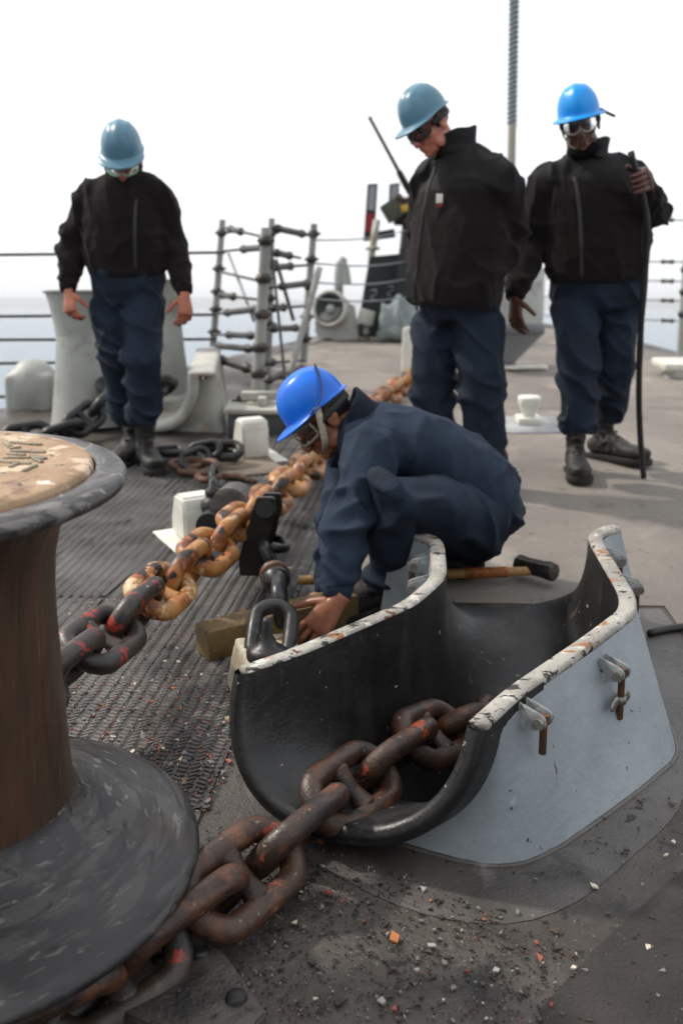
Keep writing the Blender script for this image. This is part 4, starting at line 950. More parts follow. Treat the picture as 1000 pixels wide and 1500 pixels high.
# ---- the man on the right with the bar
D = 4.55
J = dict(neck=P(858, 232, D), chest=P(865, 300, D), pelvis=P(873, 425, D+.02), shR=P(803, 268, D+.02), elR=P(778, 362, D+.06), wrR=P(754, 432, D-.08),
         shL=P(920, 262, D), elL=P(962, 318, D-.02), wrL=P(941, 283, D-.20), hipR=P(842, 452, D), knR=P(846, 540, D-.10), anR=P(848, 632, D-.08),
         hipL=P(902, 450, D+.05), knL=P(900, 540, D+.02), anL=P(893, 606, D+.16))
J['H'] = headM(P(849, 182, D-.06), (-.22, -1, -.30), (-.26, -.25, 1))
rs = [(P(873, 410, D), (.205, .145)), (P(873, 392, D), (.218, .155)), (P(872, 360, D), (.232, .158)), (P(870, 320, D), (.236, .155)), (P(867, 285, D), (.225, .145)), (P(864, 262, D), (.19, .125)), (P(861, 243, D+.01), (.13, .10)), (P(859, 230, D+.01), (.085, .085))]
ring = dict(hip=(.205, .145), torso=rs)
BAR = [P(923, 222, D-.27), P(931, 255, D-.25), P(942, 295, D-.23), P(947, 335, D-.21), P(944, 400, D-.17), P(938, 480, D-.13), P(935, 570, D-.08), P(937, 640, D-.04), G(942, 701, .01)]
bt = (BAR[2]-BAR[1]).normalized()*-1
hL = lambda bm: fist(bm, lerp(BAR[1], BAR[2], .3), bt, V((1, .35, 0)), 1.06)
J['wrL'] = lerp(BAR[1], BAR[2], .3)+V((.05, .06, -.055))
hR = (P(753, 440, D-.09), V((.05, -.25, -1)), V((-.75, -.65, 0)), -1, dict(curl=(18, 25, 20), tc=(20, 20), fan=4))
yk = P(866, 268, D).z
pr, H, Hh, me, jo, ho = build_person('person', 'person in bright blue full brim helmet and black jacket holding a long bar', onDeck(G(870, 702)), J, (-.15, -1, 0), ring,
    dict(trouser='trouser', jacket=['fleece_up', 'fleece'], cuff='fleece'), 'skin_dark', ('helm_sky', 'full', dict(tilt=4)), ('gog_clear', 'lens', dict(half=58)), hands=[hL, hR],
    seeds=2, collar_args=dict(c=P(859, 232, D), up=(0, -.05, 1), fwd=(-.15, -1, 0), r=(.088, .092), h=.085, mat='fleece_up'), jacket_blend=lambda p: p.z > yk, legr=(.105, .092, .086, .066), wr_amp=1.05)
surf_strip(jo, me, [P(858, 250, D-.3), P(862, 300, D-.3), P(864, 350, D-.3), P(866, 405, D-.3)], (0, 1, 0), 'zip', 'zip', w=.009)
bm = B(); ball(bm, (0, .012, -.108), (.078, .080, .048), H); ball(bm, (0, -.02, -.12), (.082, .085, .06), H); objm('neck_gaiter', remesh(bm, .006, 3), 'mask_black', pr)
strap(pr, [Hh @ V((.10, .01, -.005)), Hh @ V((.088, .035, -.07)), Hh @ V((.062, .06, -.135)), Hh @ V((.02, .075, -.165))], 'strap_white', hint=(0, 1, 0))
strap(pr, [Hh @ V((-.10, .02, -.005)), Hh @ V((-.13, .03, -.03)), Hh @ V((-.165, .03, -.055))], 'strap_black', 'loose_strap', w=.006)
fR, fL = G(846, 700), G(888, 676)
boot(pr, V((fR.x, fR.y+.07, dz(fR.y))), (-.10, -1, 0), 0, 1.10); boot(pr, V((fL.x, fL.y+.02, dz(fL.y)+.004)), (.62, -.78, 0), 0, 1.10)
bm = B(); bp_ = polyline(BAR, .03); loft(bm, bp_, [(.0145+.003*noise.noise(p*6), .0135) for p in bp_], hint=(1, 0, 0), n=12)
tag(obj('pry_bar', bm, 'black_iron'), 'long bent black bar held upright by the person at right', 'bar')

# ---- the man in the middle, hand in pocket
D = 4.35
J = dict(neck=P(668, 225, D), chest=P(680, 310, D), pelvis=P(671, 440, D), shL=P(733, 262, D-.15), elL=P(754, 356, D-.04), wrL=P(703, 414, D-.17),
         shR=P(632, 258, D+.14), elR=P(616, 350, D+.20), wrR=P(618, 425, D+.10), hipL=P(700, 470, D-.05), knL=P(704, 580, D-.06), anL=P(712, 690, D), hipR=P(640, 470, D+.07), knR=P(634, 580, D+.05), anR=P(640, 688, D+.10))
J['H'] = headM(P(627, 183, D-.03), (-.66, -.50, -.56), (-.52, -.22, .82))
rs = [(P(662, 447, D), (.215, .165)), (P(664, 430, D), (.228, .172)), (P(668, 390, D), (.236, .178)), (P(674, 335, D), (.238, .176)), (P(679, 285, D), (.228, .160)), (P(680, 258, D), (.195, .135)), (P(675, 238, D), (.135, .108)), (P(669, 222, D), (.085, .088))]
ring = dict(hip=(.20, .15), torso=rs); yk2 = P(660, 283, D).z
pm, H, Hh, me, jo, ho = build_person('person', 'person in grey blue helmet and black fleece jacket, hand in trouser pocket', onDeck((J['anL'].x-.08, D+.08)), J, (-.75, -.65, 0), ring,
    dict(trouser='trouser', jacket=['fleece_up', 'fleece'], cuff='fleece'), 'skin_pale', ('helm_teal', 'cap', dict(tilt=2)), ('gog_dark', 'lens', dict(half=60)), hands=[],
    seeds=9, collar_args=dict(c=P(668, 228, D), up=(-.32, -.1, 1), fwd=(-.75, -.65, 0), r=(.084, .088), h=.095, mat='fleece_up'), jacket_blend=lambda p: p.z > yk2-.05*(p.x-J['neck'].x), legr=(.110, .098, .092, .085), blouse=False, wr_amp=1.1)
fm = V((-.60, -.80, 0)).normalized()
surf_strip(jo, me, [P(641, 246, D)-fm*-.3, P(640, 300, D)-fm*-.3, P(630, 360, D)-fm*-.3, P(622, 440, D)-fm*-.3], -fm, 'zip', 'zip', w=.010)
bm = B(); p_ = P(639, 290, D-.3); T = tree_of(me); h_ = T.ray_cast(p_, V((.15, 1, 0)).normalized())
if h_[0]:
    Mt = headM(h_[0]-V((0, .008, 0)), (0, -1, 0), UP); box(bm, (0, 0, -.03), (.028, .008, .075), Mt, .002); tagp = obj('jacket_badge', bm, 'strap_black', jo, auto=40)
    bm = B(); box(bm, (0, .006, .015), (.026, .004, .036), Mt, .001); obj('badge_patch', bm, 'white', tagp, auto=40)
    bm = B(); box(bm, (0, .006, -.012), (.026, .004, .012), Mt, .001); obj('badge_stripe', bm, 'red', tagp, auto=40)
strap(pm, [Hh @ V((.104, -.01, -.004)), Hh @ V((.096, .02, -.06)), Hh @ V((.075, .045, -.125)), Hh @ V((.03, .07, -.165))], 'strap_white', hint=(0, 1, 0), w=.010)
strap(pm, [Hh @ V((.105, -.03, .0)), Hh @ V((.100, .02, -.03)), Hh @ V((.09, .055, -.06))], 'strap_black', 'goggle_band', w=.009, hint=(0, 0, 1))
strap(pm, [Hh @ V((-.07, .13, -.03)), Hh @ V((-.085, .125, -.05)), Hh @ V((-.10, .12, -.085))], 'strap_black', 'loose_strap', w=.005)
for (an, td) in (('anL', (-.5, -.8, 0)), ('anR', (-.8, -.5, 0))): boot(pm, onDeck(J[an]), td, 0, 1.08)

# ---- the woman on the left
D = 4.64
J = dict(neck=P(182, 266, D), chest=P(184, 318, D), pelvis=P(187, 418, D+.01), shR=P(132, 290, D+.02), elR=P(106, 355, D+.03), wrR=P(100, 420, D-.06),
         shL=P(234, 290, D), elL=P(257, 355, D+.03), wrL=P(270, 424, D-.06), hipR=P(164, 440, D+.02), knR=P(172, 530, D+.0), anR=P(189, 612, D+.14), hipL=P(209, 440, D), knL=P(209, 532, D-.12), anL=P(212, 618, D-.06))
J['H'] = headM(P(181, 233, D-.05), (.06, -.82, -.57), (.0, -.57, .82))
rs = [(P(187, 403, D), (.165, .125)), (P(186, 388, D), (.182, .135)), (P(185, 362, D), (.190, .140)), (P(184, 325, D), (.190, .135)), (P(183, 298, D), (.178, .125)), (P(183, 280, D), (.155, .11)), (P(182, 266, D), (.11, .095)), (P(182, 254, D), (.078, .08))]
ring = dict(hip=(.172, .128), torso=rs)
hr = (P(101, 430, D-.08), V((.10, -.30, -1)), V((-.5, -.85, 0)), -1, dict(curl=(35, 45, 30), tc=(30, 20), sc=.95))
hl = (P(271, 434, D-.08), V((.05, -.25, -1)), V((.55, -.8, 0)), 1, dict(curl=(25, 40, 30), tc=(30, 20), sc=.95))
pw, H, Hh, me, jo, ho = build_person('person', 'person in grey blue helmet and green goggles looking down beside the flared bitt', onDeck(G(205, 690)), J, (.04, -1, 0), ring,
    dict(trouser='trouser', jacket=['fleece_up', 'fleece'], cuff='fleece'), 'skin_mid', ('helm_teal', 'cap', dict(tilt=3)), ('gog_green', 'lens', dict(half=60, hh=.034)), hands=[hr, hl],
    seeds=14, collar_args=dict(c=P(182, 266, D), up=(0, -.15, 1), fwd=(0, -1, 0), r=(.080, .084), h=.07, mat='fleece_up'), jacket_blend=lambda p: False, legr=(.098, .084, .076, .060), armr=(.074, .068, .058, .055, .049, .041), wr_amp=1.05)
bm = B(); ball(bm, (0, .038, -.078), (.064, .072, .046), H); ball(bm, (0, .010, -.105), (.076, .082, .050), H); ball(bm, (0, -.02, -.12), (.080, .085, .06), H); objm('neck_gaiter', remesh(bm, .006, 3), 'mask_black', pw)
surf_strip(jo, me, [P(186, 285, D-.3), P(186, 330, D-.3), P(186, 395, D-.3)], (0, 1, 0), 'zip', 'zip', w=.008)
fR, fL = G(190, 678), G(214, 688)
boot(pw, V((fR.x, fR.y+.05, dz(fR.y))), (-.12, -1, 0), 0, 1.0); boot(pw, V((fL.x, fL.y+.04, dz(fL.y))), (.38, -.92, 0), 0, 1.0)

# ---- the kneeling man
D = 3.12
J = dict(neck=P(512, 632, D), chest=P(585, 655, D), pelvis=P(706, 752, D+.06), shL=P(543, 660, D-.17), elL=P(509, 770, D-.34), wrL=P(494, 866, D-.42),
         shR=P(512, 668, D+.16), elR=P(494, 778, D+.0), wrR=P(480, 862, D-.10), hipL=P(702, 764, D-.06), knL=P(576, 728, D-.34), anL=P(572, 850, D-.16), hipR=P(702, 768, D+.16), knR=P(590, 800, D+.22), anR=P(676, 838, D+.24))
J['pup'] = (P(650, 690, D)-P(706, 752, D)).normalized(); J['ptop'] = .16
J['H'] = headM(P(473, 612, D-.02), (-.70, -.22, -.66), (-.66, -.04, .72))
rs = [(P(716, 738, D+.06), (.165, .118)), (P(700, 718, D+.06), (.182, .130)), (P(668, 692, D+.05), (.186, .132)), (P(628, 668, D+.03), (.192, .130)), (P(590, 650, D+.01), (.198, .126)), (P(558, 641, D), (.185, .112)), (P(534, 637, D), (.14, .096)), (P(516, 634, D), (.09, .085))]
ring = dict(hip=(.172, .135), torso=rs)
hl = (P(492, 884, D-.45), V((-.56, -.10, -.70)), V((.10, -.85, .45)), 1, dict(curl=(12, 26, 22), tc=(0, 0), fan=7, sc=1.05))
hr = (P(476, 872, D-.12), V((-.45, -.5, -.55)), V((-.1, -.6, .7)), 1, dict(curl=(20, 30, 25), tc=(10, 10), fan=6, sc=1.05))
pk_, H, Hh, me, jo, ho = build_person('person', 'person crouching in blue helmet and navy jacket with hands on the timber block', onDeck(G(620, 880)), J, (-1, -.12, 0), ring,
    dict(trouser='trouser', jacket='jacket_blue', cuff='jacket_blue'), 'skin_brown', ('helm_blue', 'cap', dict(tilt=7, z0=.052, sc=.93)), ('gog_clear', 'lens_warm', dict(half=64, hh=.030)), hands=[hl, hr], vox=.003,
    seeds=21, collar_args=dict(c=P(541, 646, D), up=(-.80, -.05, .50), fwd=(-.45, -.05, -.85), r=(.104, .118), h=.098, mat='collar_blue', flare=1.12), legr=(.108, .090, .074, .066), armr=(.080, .068, .058, .055, .050, .045), blouse=False, wr_amp=1.25)
strap(pk_, [Hh @ V((-.104, .01, -.004)), Hh @ V((-.094, .032, -.06)), Hh @ V((-.070, .056, -.125)), Hh @ V((-.02, .075, -.160))], 'strap_white', hint=(0, 0, 1), w=.011)
strap(pk_, [Hh @ V((-.020, -.085, .112)), Hh @ V((-.085, -.062, .070)), Hh @ V((-.118, -.015, .012)), Hh @ V((-.110, .045, -.012)), Hh @ V((-.095, .078, -.045)), Hh @ V((-.088, .085, -.075))], 'strap_black', 'goggle_band', w=.008, hint=(0, 0, 1))
bl = G(552, 897); boot(pk_, V((bl.x+.035, bl.y+.05, dz(bl.y))), (-.75, -.66, 0), 0, 1.06, lean=(0, .02, 1))
br = P(704, 818, D+.20); boot(pk_, br, (1, 0, 0), 0, 1.02, shaft=.15, MX=headM(br, (-.10, -.22, -1), (-.92, -.25, .10)))

# ------------------------------------------------------------------ far fittings
def T_(x, y, h=0): return Matrix.Translation((x, y, dz(y)+h))
for (px, py, dd, lab) in ((124, 632, 5.5, 'flared grey bitt standing left of the woman'), (222, 560, 6.4, 'grey bitt half hidden behind the woman')):
    c = G(px, py) if dd < 6 else V((P(px, py, dd).x, dd, 0)); t = thing('mooring_bitt', onDeck(c), lab, 'bitt', 'mooring bitts')
    bm = B(); M_ = T_(c.x, c.y+.2); k = 1.0 if dd < 6 else .95
    lathe(bm, [(.235*k, 0), (.222*k, .08), (.196*k, .30), (.182*k, .46), (.180*k, .50)], M_, 40); obj('post', bm, 'bggrey', t)
    bm = B(); lathe(bm, [(.180*k, .50), (.186*k, .56), (.205*k, .66), (.222*k, .735), (.236*k, .742), (.238*k, .752), (.22*k, .756), (0, .757)], M_, 40); obj('flared_head', bm, 'bggrey', t, auto=50)
c = P(52, 600, 6.3); bm = B(); zc = dz(6.3)
ball(bm, (c.x, 6.3, zc+.10), (.17, .17, .20)); box(bm, (0, 0, .08), (.30, .28, .26), T_(c.x, 6.3), .03)
tag(objm('fairlead_hood', remesh(bm, .015, 12), 'bggrey'), 'rounded grey hood at the deck edge left of the bitt', 'fairlead')
fc = thing('chain_chock', onDeck(G(290, 640)), 'rust streaked pale grey chain chock behind the woman\'s legs', 'chock')
q = lambda px, py, h: G(px, py, h)
Lr = [(-1.24, 5.62), (-1.24, 5.8), (-1.22, 6.1), (-1.20, 6.4)]; Rr = [(-.83, 5.42), (-.85, 5.6), (-.88, 6.0), (-.92, 6.4)]
tabF = [(u, Lr[i][0], Lr[i][1], Rr[i][0], Rr[i][1], (.60, .60, .62, .66)[i]) for i, u in enumerate((0, .2, .6, 1))]
basF = [(u, Lr[i][0]-.12, Lr[i][1], Rr[i][0]+.20, Rr[i][1]) for i, u in enumerate((0, .2, .6, 1))]
trough(fc, tabF, basF, .34, wall=.15, lip=.03, mats=('bggrey_rust', 'bggrey_rust', 'bggrey_rust'), NU=32, NS_=28, lipfwd=.02)

# lifeline stanchions and wires
def tube(bm, pts, r, n=8): loft(bm, pts, [r]*len(pts), n=n)
def stanchion(a, b, r, label, fits, base=None, flat=False):
    t = thing('lifeline_stanchion', b, label, 'stanchion', 'lifeline stanchions')
    bm = B(); loft(bm, [b, a], [(r, r*.8), (r*.85, r*.7)], hint=(1, 0, 0), n=14); obj('post', bm, 'bggrey', t, auto=60)
    for f in fits:
        c = b.lerp(a, f); bm = B(); loft(bm, [c-V((.045, 0, 0)), c-V((.03, 0, 0)), c+V((.03, 0, 0)), c+V((.05, 0, .002))], [.008, .013, .013, .007], hint=(0, 0, 1), n=10)
        loft(bm, [c-V((0, 0, .025)), c+V((0, 0, .025))], [r*1.12, r*1.12], n=12); obj('wire_clip', bm, 'wire_dark', t)
    return t
ys = 5.75
s1 = (P(326, 322, 7.2), P(312, 508, 7.2)); s2 = (P(390, 334, 5.62), P(376, 592, 5.62)); s3 = (P(398, 320, 6.7), P(392, 575, 6.7)); s4 = (P(460, 328, 6.9), P(444, 532, 6.9))
stanchion(s1[0], s1[1], .026, 'leftmost grey stanchion of the lifeline cluster', (.9, .62, .44, .30, .12))
stanchion(s2[0], s2[1], .034, 'thick nearest grey stanchion on the dark plinth', (.93, .72, .52, .33, .18))
stanchion(s3[0], s3[1], .024, 'thin grey stanchion just behind the thick one', (.92, .75, .55, .40))
stanchion(s4[0], s4[1], .027, 'right grey stanchion of the lifeline cluster with slanting stay', (.93, .75, .56, .34, .18))
def rod(nm, a, b, r, mat, label, cat, group=None, turn=None, sag=0):
    t = thing(nm, b, label, cat, group); bm = B(); k = 14
    loft(bm, [a.lerp(b, i/k)-V((0, 0, sag*math.sin(math.pi*i/k))) for i in range(k+1)], [r]*(k+1), n=8); obj('wire' if 'wire' in nm else 'tube', bm, mat, t)
    if turn:
        for f0, f1 in turn:
            p, q_ = a.lerp(b, f0), a.lerp(b, f1); bm = B(); loft(bm, [p, p.lerp(q_, .12), p.lerp(q_, .2), p.lerp(q_, .8), p.lerp(q_, .88), q_], [r*1.6, r*3.2, r*2.3, r*2.3, r*3.2, r*1.6], n=10); obj('turnbuckle', bm, 'wire_dark', t)
    return t
gl = 'lifeline wires on the left side'
for (yl, yr, xr, lab) in ((374, 370, 330, 'top lifeline wire crossing behind the woman\'s arms'), (464, 461, 318, 'second lifeline wire level with the woman\'s hands'), (498, 497, 316, 'third lifeline wire across the flared bitt'), (533, 531, 120, 'fourth lifeline wire left of the bitt'), (580, 583, 90, 'lowest lifeline wire left of the bitt')):
    rod('lifeline_wire', P(-60, yl, 6.6), P(xr, yr, 7.15 if xr > 200 else 6.7), .010, 'wire_dark', lab, 'wire', gl)
gc = 'wires and turnbuckles of the stanchion cluster'
o7 = ('topmost', 'second', 'third', 'fourth', 'fifth', 'lowest')
WL = ['%s short wire between leftmost and thick stanchions' % q_ for q_ in o7]+['short wire low between thick stanchion and slanting tube', 'short wire with turnbuckle just right of thick stanchion top', 'topmost short wire between thin and right stanchions', 'second short wire between thin and right stanchions', 'third short wire between thin and right stanchions', 'fourth short wire between thin and right stanchions', 'lowest short wire between thin and right stanchions', 'sloping wire from leftmost stanchion top to thin stanchion']
for k, (a, b, tb_) in enumerate((((326, 368), (392, 362), (.45, .98)), ((322, 398), (390, 414), None), ((320, 432), (388, 440), (.05, .4)), ((316, 460), (384, 452), (.2, .95)), ((313, 490), (380, 492), (.3, .9)), ((310, 506), (378, 512), (.1, .9)), ((380, 532), (446, 528), (.05, .3)), ((392, 368), (440, 378), (.2, .7)), ((398, 333), (458, 346), (.05, .8)), ((396, 392), (458, 388), (.05, .5)), ((394, 422), (460, 414), (.2, .9)), ((392, 452), (452, 448), (.1, .4)), ((390, 482), (448, 480), (.1, .8)), ((330, 334), (398, 350), (.1, .4)))):
    rod('stay_wire', P(*a, 7.1 if a[0] < 340 else 6.2), P(*b, 6.0 if b[0] < 400 else 6.85), .009, 'wire_dark', WL[k], 'wire', gc, [tb_] if tb_ else None)
rod('stay_wire', P(306, 522, 6.6), P(384, 546, 5.7), .011, 'wire_dark', 'thick dark wire sloping down to the foot of the thick stanchion', 'wire', gc, [(.2, .8)])
rod('stay_wire', P(340, 588, 5.62), P(412, 580, 5.7), .012, 'wire_dark', 'dark rod lying across the plinth cap', 'wire', gc, [(.1, .5)])
rod('stay_wire', P(384, 560, 5.7), P(448, 536, 6.6), .009, 'wire_dark', 'lowest wire rising right from the thick stanchion foot', 'wire', gc, [(.1, .45), (.6, .9)])
rod('stay_wire', P(396, 350, 6.3), P(420, 580, 5.9), .009, 'wire_dark', 'steep dark stay dropping beside the thick stanchion', 'wire', gc)
rod('stay_tube', P(468, 392, 6.2), P(424, 552, 6.0), .020, 'bggrey', 'pale slanting tube leaning on the right stanchion', 'tube')
rod('stay_tube', P(335, 372, 7.0), P(372, 470, 6.3), .010, 'wire', 'thin diagonal brace between left and thick stanchions', 'tube')
rod('stay_tube', P(404, 380, 6.6), P(430, 470, 6.6), .012, 'wire_dark', 'dark diagonal brace right of the thick stanchion', 'tube')
for (ya, yb, lab) in ((352, 336, 'top thin wire between stanchion cluster and gun'), (386, 382, 'middle thin wire between stanchion cluster and gun'), (414, 408, 'third thin wire above the ventilator'), (438, 434, 'lowest thin wire over the ventilator')):
    rod('lifeline_wire', P(462, ya, 6.9), P(600, yb, 9.6), .006, 'wire', lab, 'wire', 'lifeline wires forward', sag=.03)
g = G(378, 640); pl = thing('stanchion_plinth', g, 'dark grey plinth with pale cap under the thick stanchion', 'plinth')
bm = B(); box(bm, (0, .15, .06), (.33, .30, .13), DM(g.x, g.y), .01); obj('plinth_block', bm, MAT('plinth_dark', rgb('4c5052'), .6, var=(6, rgb('3e4143'), .4, .6)), pl, auto=40)
bm = B(); box(bm, (0, .15, .14), (.37, .34, .028), DM(g.x, g.y), .008); obj('plinth_cap', bm, 'bggrey_rust', pl, auto=40)
bm = B(); box(bm, (0, .15, .20), (.20, .05, .05), DM(g.x, g.y), .012); box(bm, (0.02, .15, .18), (.05, .2, .05), DM(g.x, g.y), .012); obj('clamp', bm, 'bggrey_rust', pl, auto=40)

# ventilator, gooseneck, box light
g = G(495, 498); vt = thing('ventilator', g, 'grey deck winch ventilator with round dark mouth facing left', 'ventilator')
Y0 = g.y
bm = B(); slab(bm, [P(a, b, Y0) for a, b in ((462, 468), (476, 455), (500, 452), (505, 446), (519, 446), (526, 498), (492, 500), (484, 497), (476, 492), (462, 490))], .28, (0, 1, 0)); bmesh.ops.bevel(bm, geom=list(bm.edges), offset=.015, segments=2, affect='EDGES'); obj('housing', bm, 'bggrey', vt, auto=40)
c = P(485, 453, Y0-.14); Mv = headM(c, (0, 0, 1), (-.35, -.90, .12)) ; Mv = Matrix.Translation(c) @ V((-.35, -.9, .15)).to_track_quat('Z', 'Y').to_matrix().to_4x4()
bm = B(); lathe(bm, [(.155, -.10), (.165, 0), (.172, .04), (.165, .06), (.150, .062), (.138, .05)], Mv, 32); obj('mouth_ring', bm, 'bggrey_rust', vt)
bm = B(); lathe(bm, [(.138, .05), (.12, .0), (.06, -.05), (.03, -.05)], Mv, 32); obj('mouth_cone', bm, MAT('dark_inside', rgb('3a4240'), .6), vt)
bm = B(); lathe(bm, [(.045, -.05), (.045, .02), (.03, .045), (0, .05)], Mv, 20); obj('hub', bm, 'bggrey', vt)
t = thing('gooseneck_vent', onDeck((P(497, 440, Y0).x, Y0+.3)), 'grey gooseneck vent pipe with hood behind the ventilator', 'vent')
bm = B(); yv = Y0+.3; loft(bm, [onDeck((P(496, 440, yv).x, yv)), P(496, 398, yv), P(498, 386, yv), P(502, 381, yv), P(505, 385, yv)], [.042, .042, .042, .044, .04], n=14); obj('pipe', bm, 'bggrey', t)
bm = B(); loft(bm, [P(502, 382, yv), P(505, 395, yv), P(507, 417, yv)], [(.03, .06), (.045, .06), (.052, .06)], n=14); obj('hood', bm, 'bggrey', t, auto=50)
t = thing('box_light', onDeck((P(535, 480, Y0-.1).x, Y0-.1)), 'small grey box lamp with cables right of the ventilator', 'lamp')
bm = B(); box(bm, (0, 0, 0), (.15, .14, .14), Matrix.Translation(P(536, 465, Y0-.1)) @ Matrix.Rotation(R(14), 4, 'Y'), .015); obj('lamp_box', bm, 'bggrey_rust', t, auto=40)
bm = B(); loft(bm, [onDeck((P(536, 480, Y0-.1).x, Y0-.1)), P(536, 470, Y0-.1)], [.03, .03], n=10); obj('lamp_post', bm, 'bggrey', t)
bm = B(); loft(bm, polyline([P(530, 472, Y0-.14), P(527, 484, Y0-.2), P(534, 492, Y0-.2), P(544, 488, Y0-.16), P(548, 474, Y0-.1)], .02), .012, n=8); obj('cable', bm, 'hose', t)
# black splinter shield, gun and range board
Y1 = 9.7; t = thing('gun_shield', onDeck((P(565, 490, Y1).x, Y1)), 'leaning black shield panels below the machine gun', 'shield')
bm = B(); slab(bm, [P(a, b, Y1) for a, b in ((541, 376), (584, 372), (582, 500), (520, 500))], .03, (0, 1, .1)); obj('shield_panel', bm, 'black_board', t, smooth=False)
bm = B(); slab(bm, [P(a, b, Y1-.25) for a, b in ((585, 364), (612, 360), (614, 490), (574, 494))], .03, (.3, 1, 0)); obj('shield_panel', bm, 'black_board', t, smooth=False)
for (a, b) in ((543, 432), (568, 426)):
    bm = B()
    for (x0, y0, x1, y1) in ((0, -6, 8, -8), (8, -8, 7, 0), (7, 0, 1, 2), (1, 2, 0, 8), (0, 8, 7, 7)): loft(bm, [P(a+x0, b+y0, Y1-.03-(.02)), P(a+x1, b+y1, Y1-.05)], [.006, .006], n=6)
    obj('chalk_mark', bm, 'grey_panel', t)
t = thing('machine_gun', onDeck((P(590, 490, Y1-.1).x, Y1-.1)), 'machine gun on pedestal pointing up left beside the middle man', 'gun')
Yg = Y1-.1
bm = B(); b0, b1 = P(602, 285, Yg), P(541, 172, Yg-.5); loft(bm, [b0, b0.lerp(b1, .12), b0.lerp(b1, .30), b0.lerp(b1, .32), b0.lerp(b1, .97), b1], [.030, .034, .030, .019, .015, .018], n=12); obj('barrel', bm, 'black_iron', t)
bm = B(); box(bm, (0, 0, 0), (.34, .12, .13), Matrix.Translation(P(606, 296, Yg)) @ Matrix.Rotation(R(-28), 4, 'Y'), .01); obj('receiver', bm, 'black_iron', t, auto=40)
bm = B(); box(bm, (0, 0, 0), (.22, .16, .17), Matrix.Translation(P(578, 306, Yg-.15)) @ Matrix.Rotation(R(-32), 4, 'Y'), .008); obj('ammunition_can', bm, 'olive', t, auto=40)
bm = B(); box(bm, (0, 0, 0), (.10, .08, .06), Matrix.Translation(P(595, 305, Yg-.22)) @ Matrix.Rotation(R(-10), 4, 'Y'), .008); obj('feed_cover', bm, 'yellow', t, auto=40)
bm = B()
for k in range(6): p = P(583+k*3.5, 294+k*.6, Yg-.24); loft(bm, [p, p+V((-.02, -.02, .05))], [.008, .004], n=8)
obj('cartridge_belt', bm, 'rusty', t)
bm = B(); loft(bm, [onDeck((P(596, 490, Yg).x, Yg)), P(596, 360, Yg), P(598, 320, Yg), P(600, 304, Yg)], [.10, .07, .055, .04], n=14); box(bm, (0, 0, 0), (.2, .12, .10), Matrix.Translation(P(592, 322, Yg)), .02); obj('pedestal', bm, 'black_iron', t)
t = thing('range_board', onDeck((P(545, 480, Y1+.15).x, Y1+.15)), 'black range board with grey and red panels beside the gun', 'sign')
Yb = Y1+.1
bm = B(); slab(bm, [P(a, b, Yb) for a, b in ((538, 270), (553, 269), (549, 340), (577, 335), (579, 348), (532, 354))], .03, (0, 1, 0)); obj('board', bm, 'black_board', t, smooth=False)
bm = B(); slab(bm, [P(a, b, Yb) for a, b in ((570, 270), (585, 268), (583, 310), (568, 312))], .03, (0, 1, 0)); obj('board', bm, 'black_board', t, smooth=False)
for (q_, m_) in (([(541, 273), (550, 272), (548, 308), (538, 308)], 'grey_panel'), ([(537, 313), (548, 313), (546, 338), (535, 340)], 'red'), ([(573, 272), (583, 271), (581, 300), (571, 300)], 'grey_panel')):
    bm = B(); slab(bm, [P(a, b, Yb-.022) for a, b in q_], .008, (0, 1, 0)); obj('panel', bm, m_, t, smooth=False)
bm = B(); loft(bm, [onDeck((P(540, 480, Yb-.05).x, Yb-.05)), P(544, 372, Yb-.05), P(552, 322, Yb-.05)], [.03, .035, .035], n=12); loft(bm, [P(535, 364, Yb-.1), P(556, 364, Yb-.1)], [.016, .016], n=8); obj('board_post', bm, 'bggrey_rust', t)
# canvas covered gear
bm = B()
for (a, b, r_) in ((572, 470, (.13, .12, .17)), (588, 466, (.15, .14, .20)), (582, 484, (.17, .14, .12)), (600, 480, (.14, .12, .16))): p = P(a, b, 9.3); ball(bm, (p.x, p.y, p.z), r_)
me_ = remesh(bm, .02, 4); wrinkle(me_, [(const(1), .06, (5, 5, 4))], 4)
tag(objm('covered_gear', me_, 'canvas'), 'lumpy grey canvas covered gear below the gun shield', 'cover')
c = G(598, 545); bm = B(); slab(bm, [P(a, b, c.y-.3) for a, b in ((588, 545), (590, 480), (602, 478), (604, 545))], .12, (0, 1, 0)); bmesh.ops.bevel(bm, geom=list(bm.edges), offset=.01, segments=2, affect='EDGES')
tag(obj('white_post', bm, 'white', auto=40), 'short pale post just left of the middle man\'s legs', 'post')
# jackstaff
Yj = 10.9; b0 = onDeck((P(744, 470, Yj).x, Yj)); b1 = P(754, -60, Yj); js = thing('jackstaff', b0, 'tall jackstaff pole wrapped with blue and tan lashing behind the men', 'mast')
bm = B(); loft(bm, [b0, b0.lerp(b1, .45), b1], [.050, .046, .040], n=16); obj('staff', bm, 'lash_tan', js)
bm = B(); k = 0; hel = []
for i in range(420):
    f = .56+.44*i/420; p = b0.lerp(b1, f); a = i*.5; hel.append(p+V((math.cos(a)*.048, math.sin(a)*.048, 0)))
loft(bm, hel, .010, n=6); obj('lashing', bm, 'lash_blue', js)
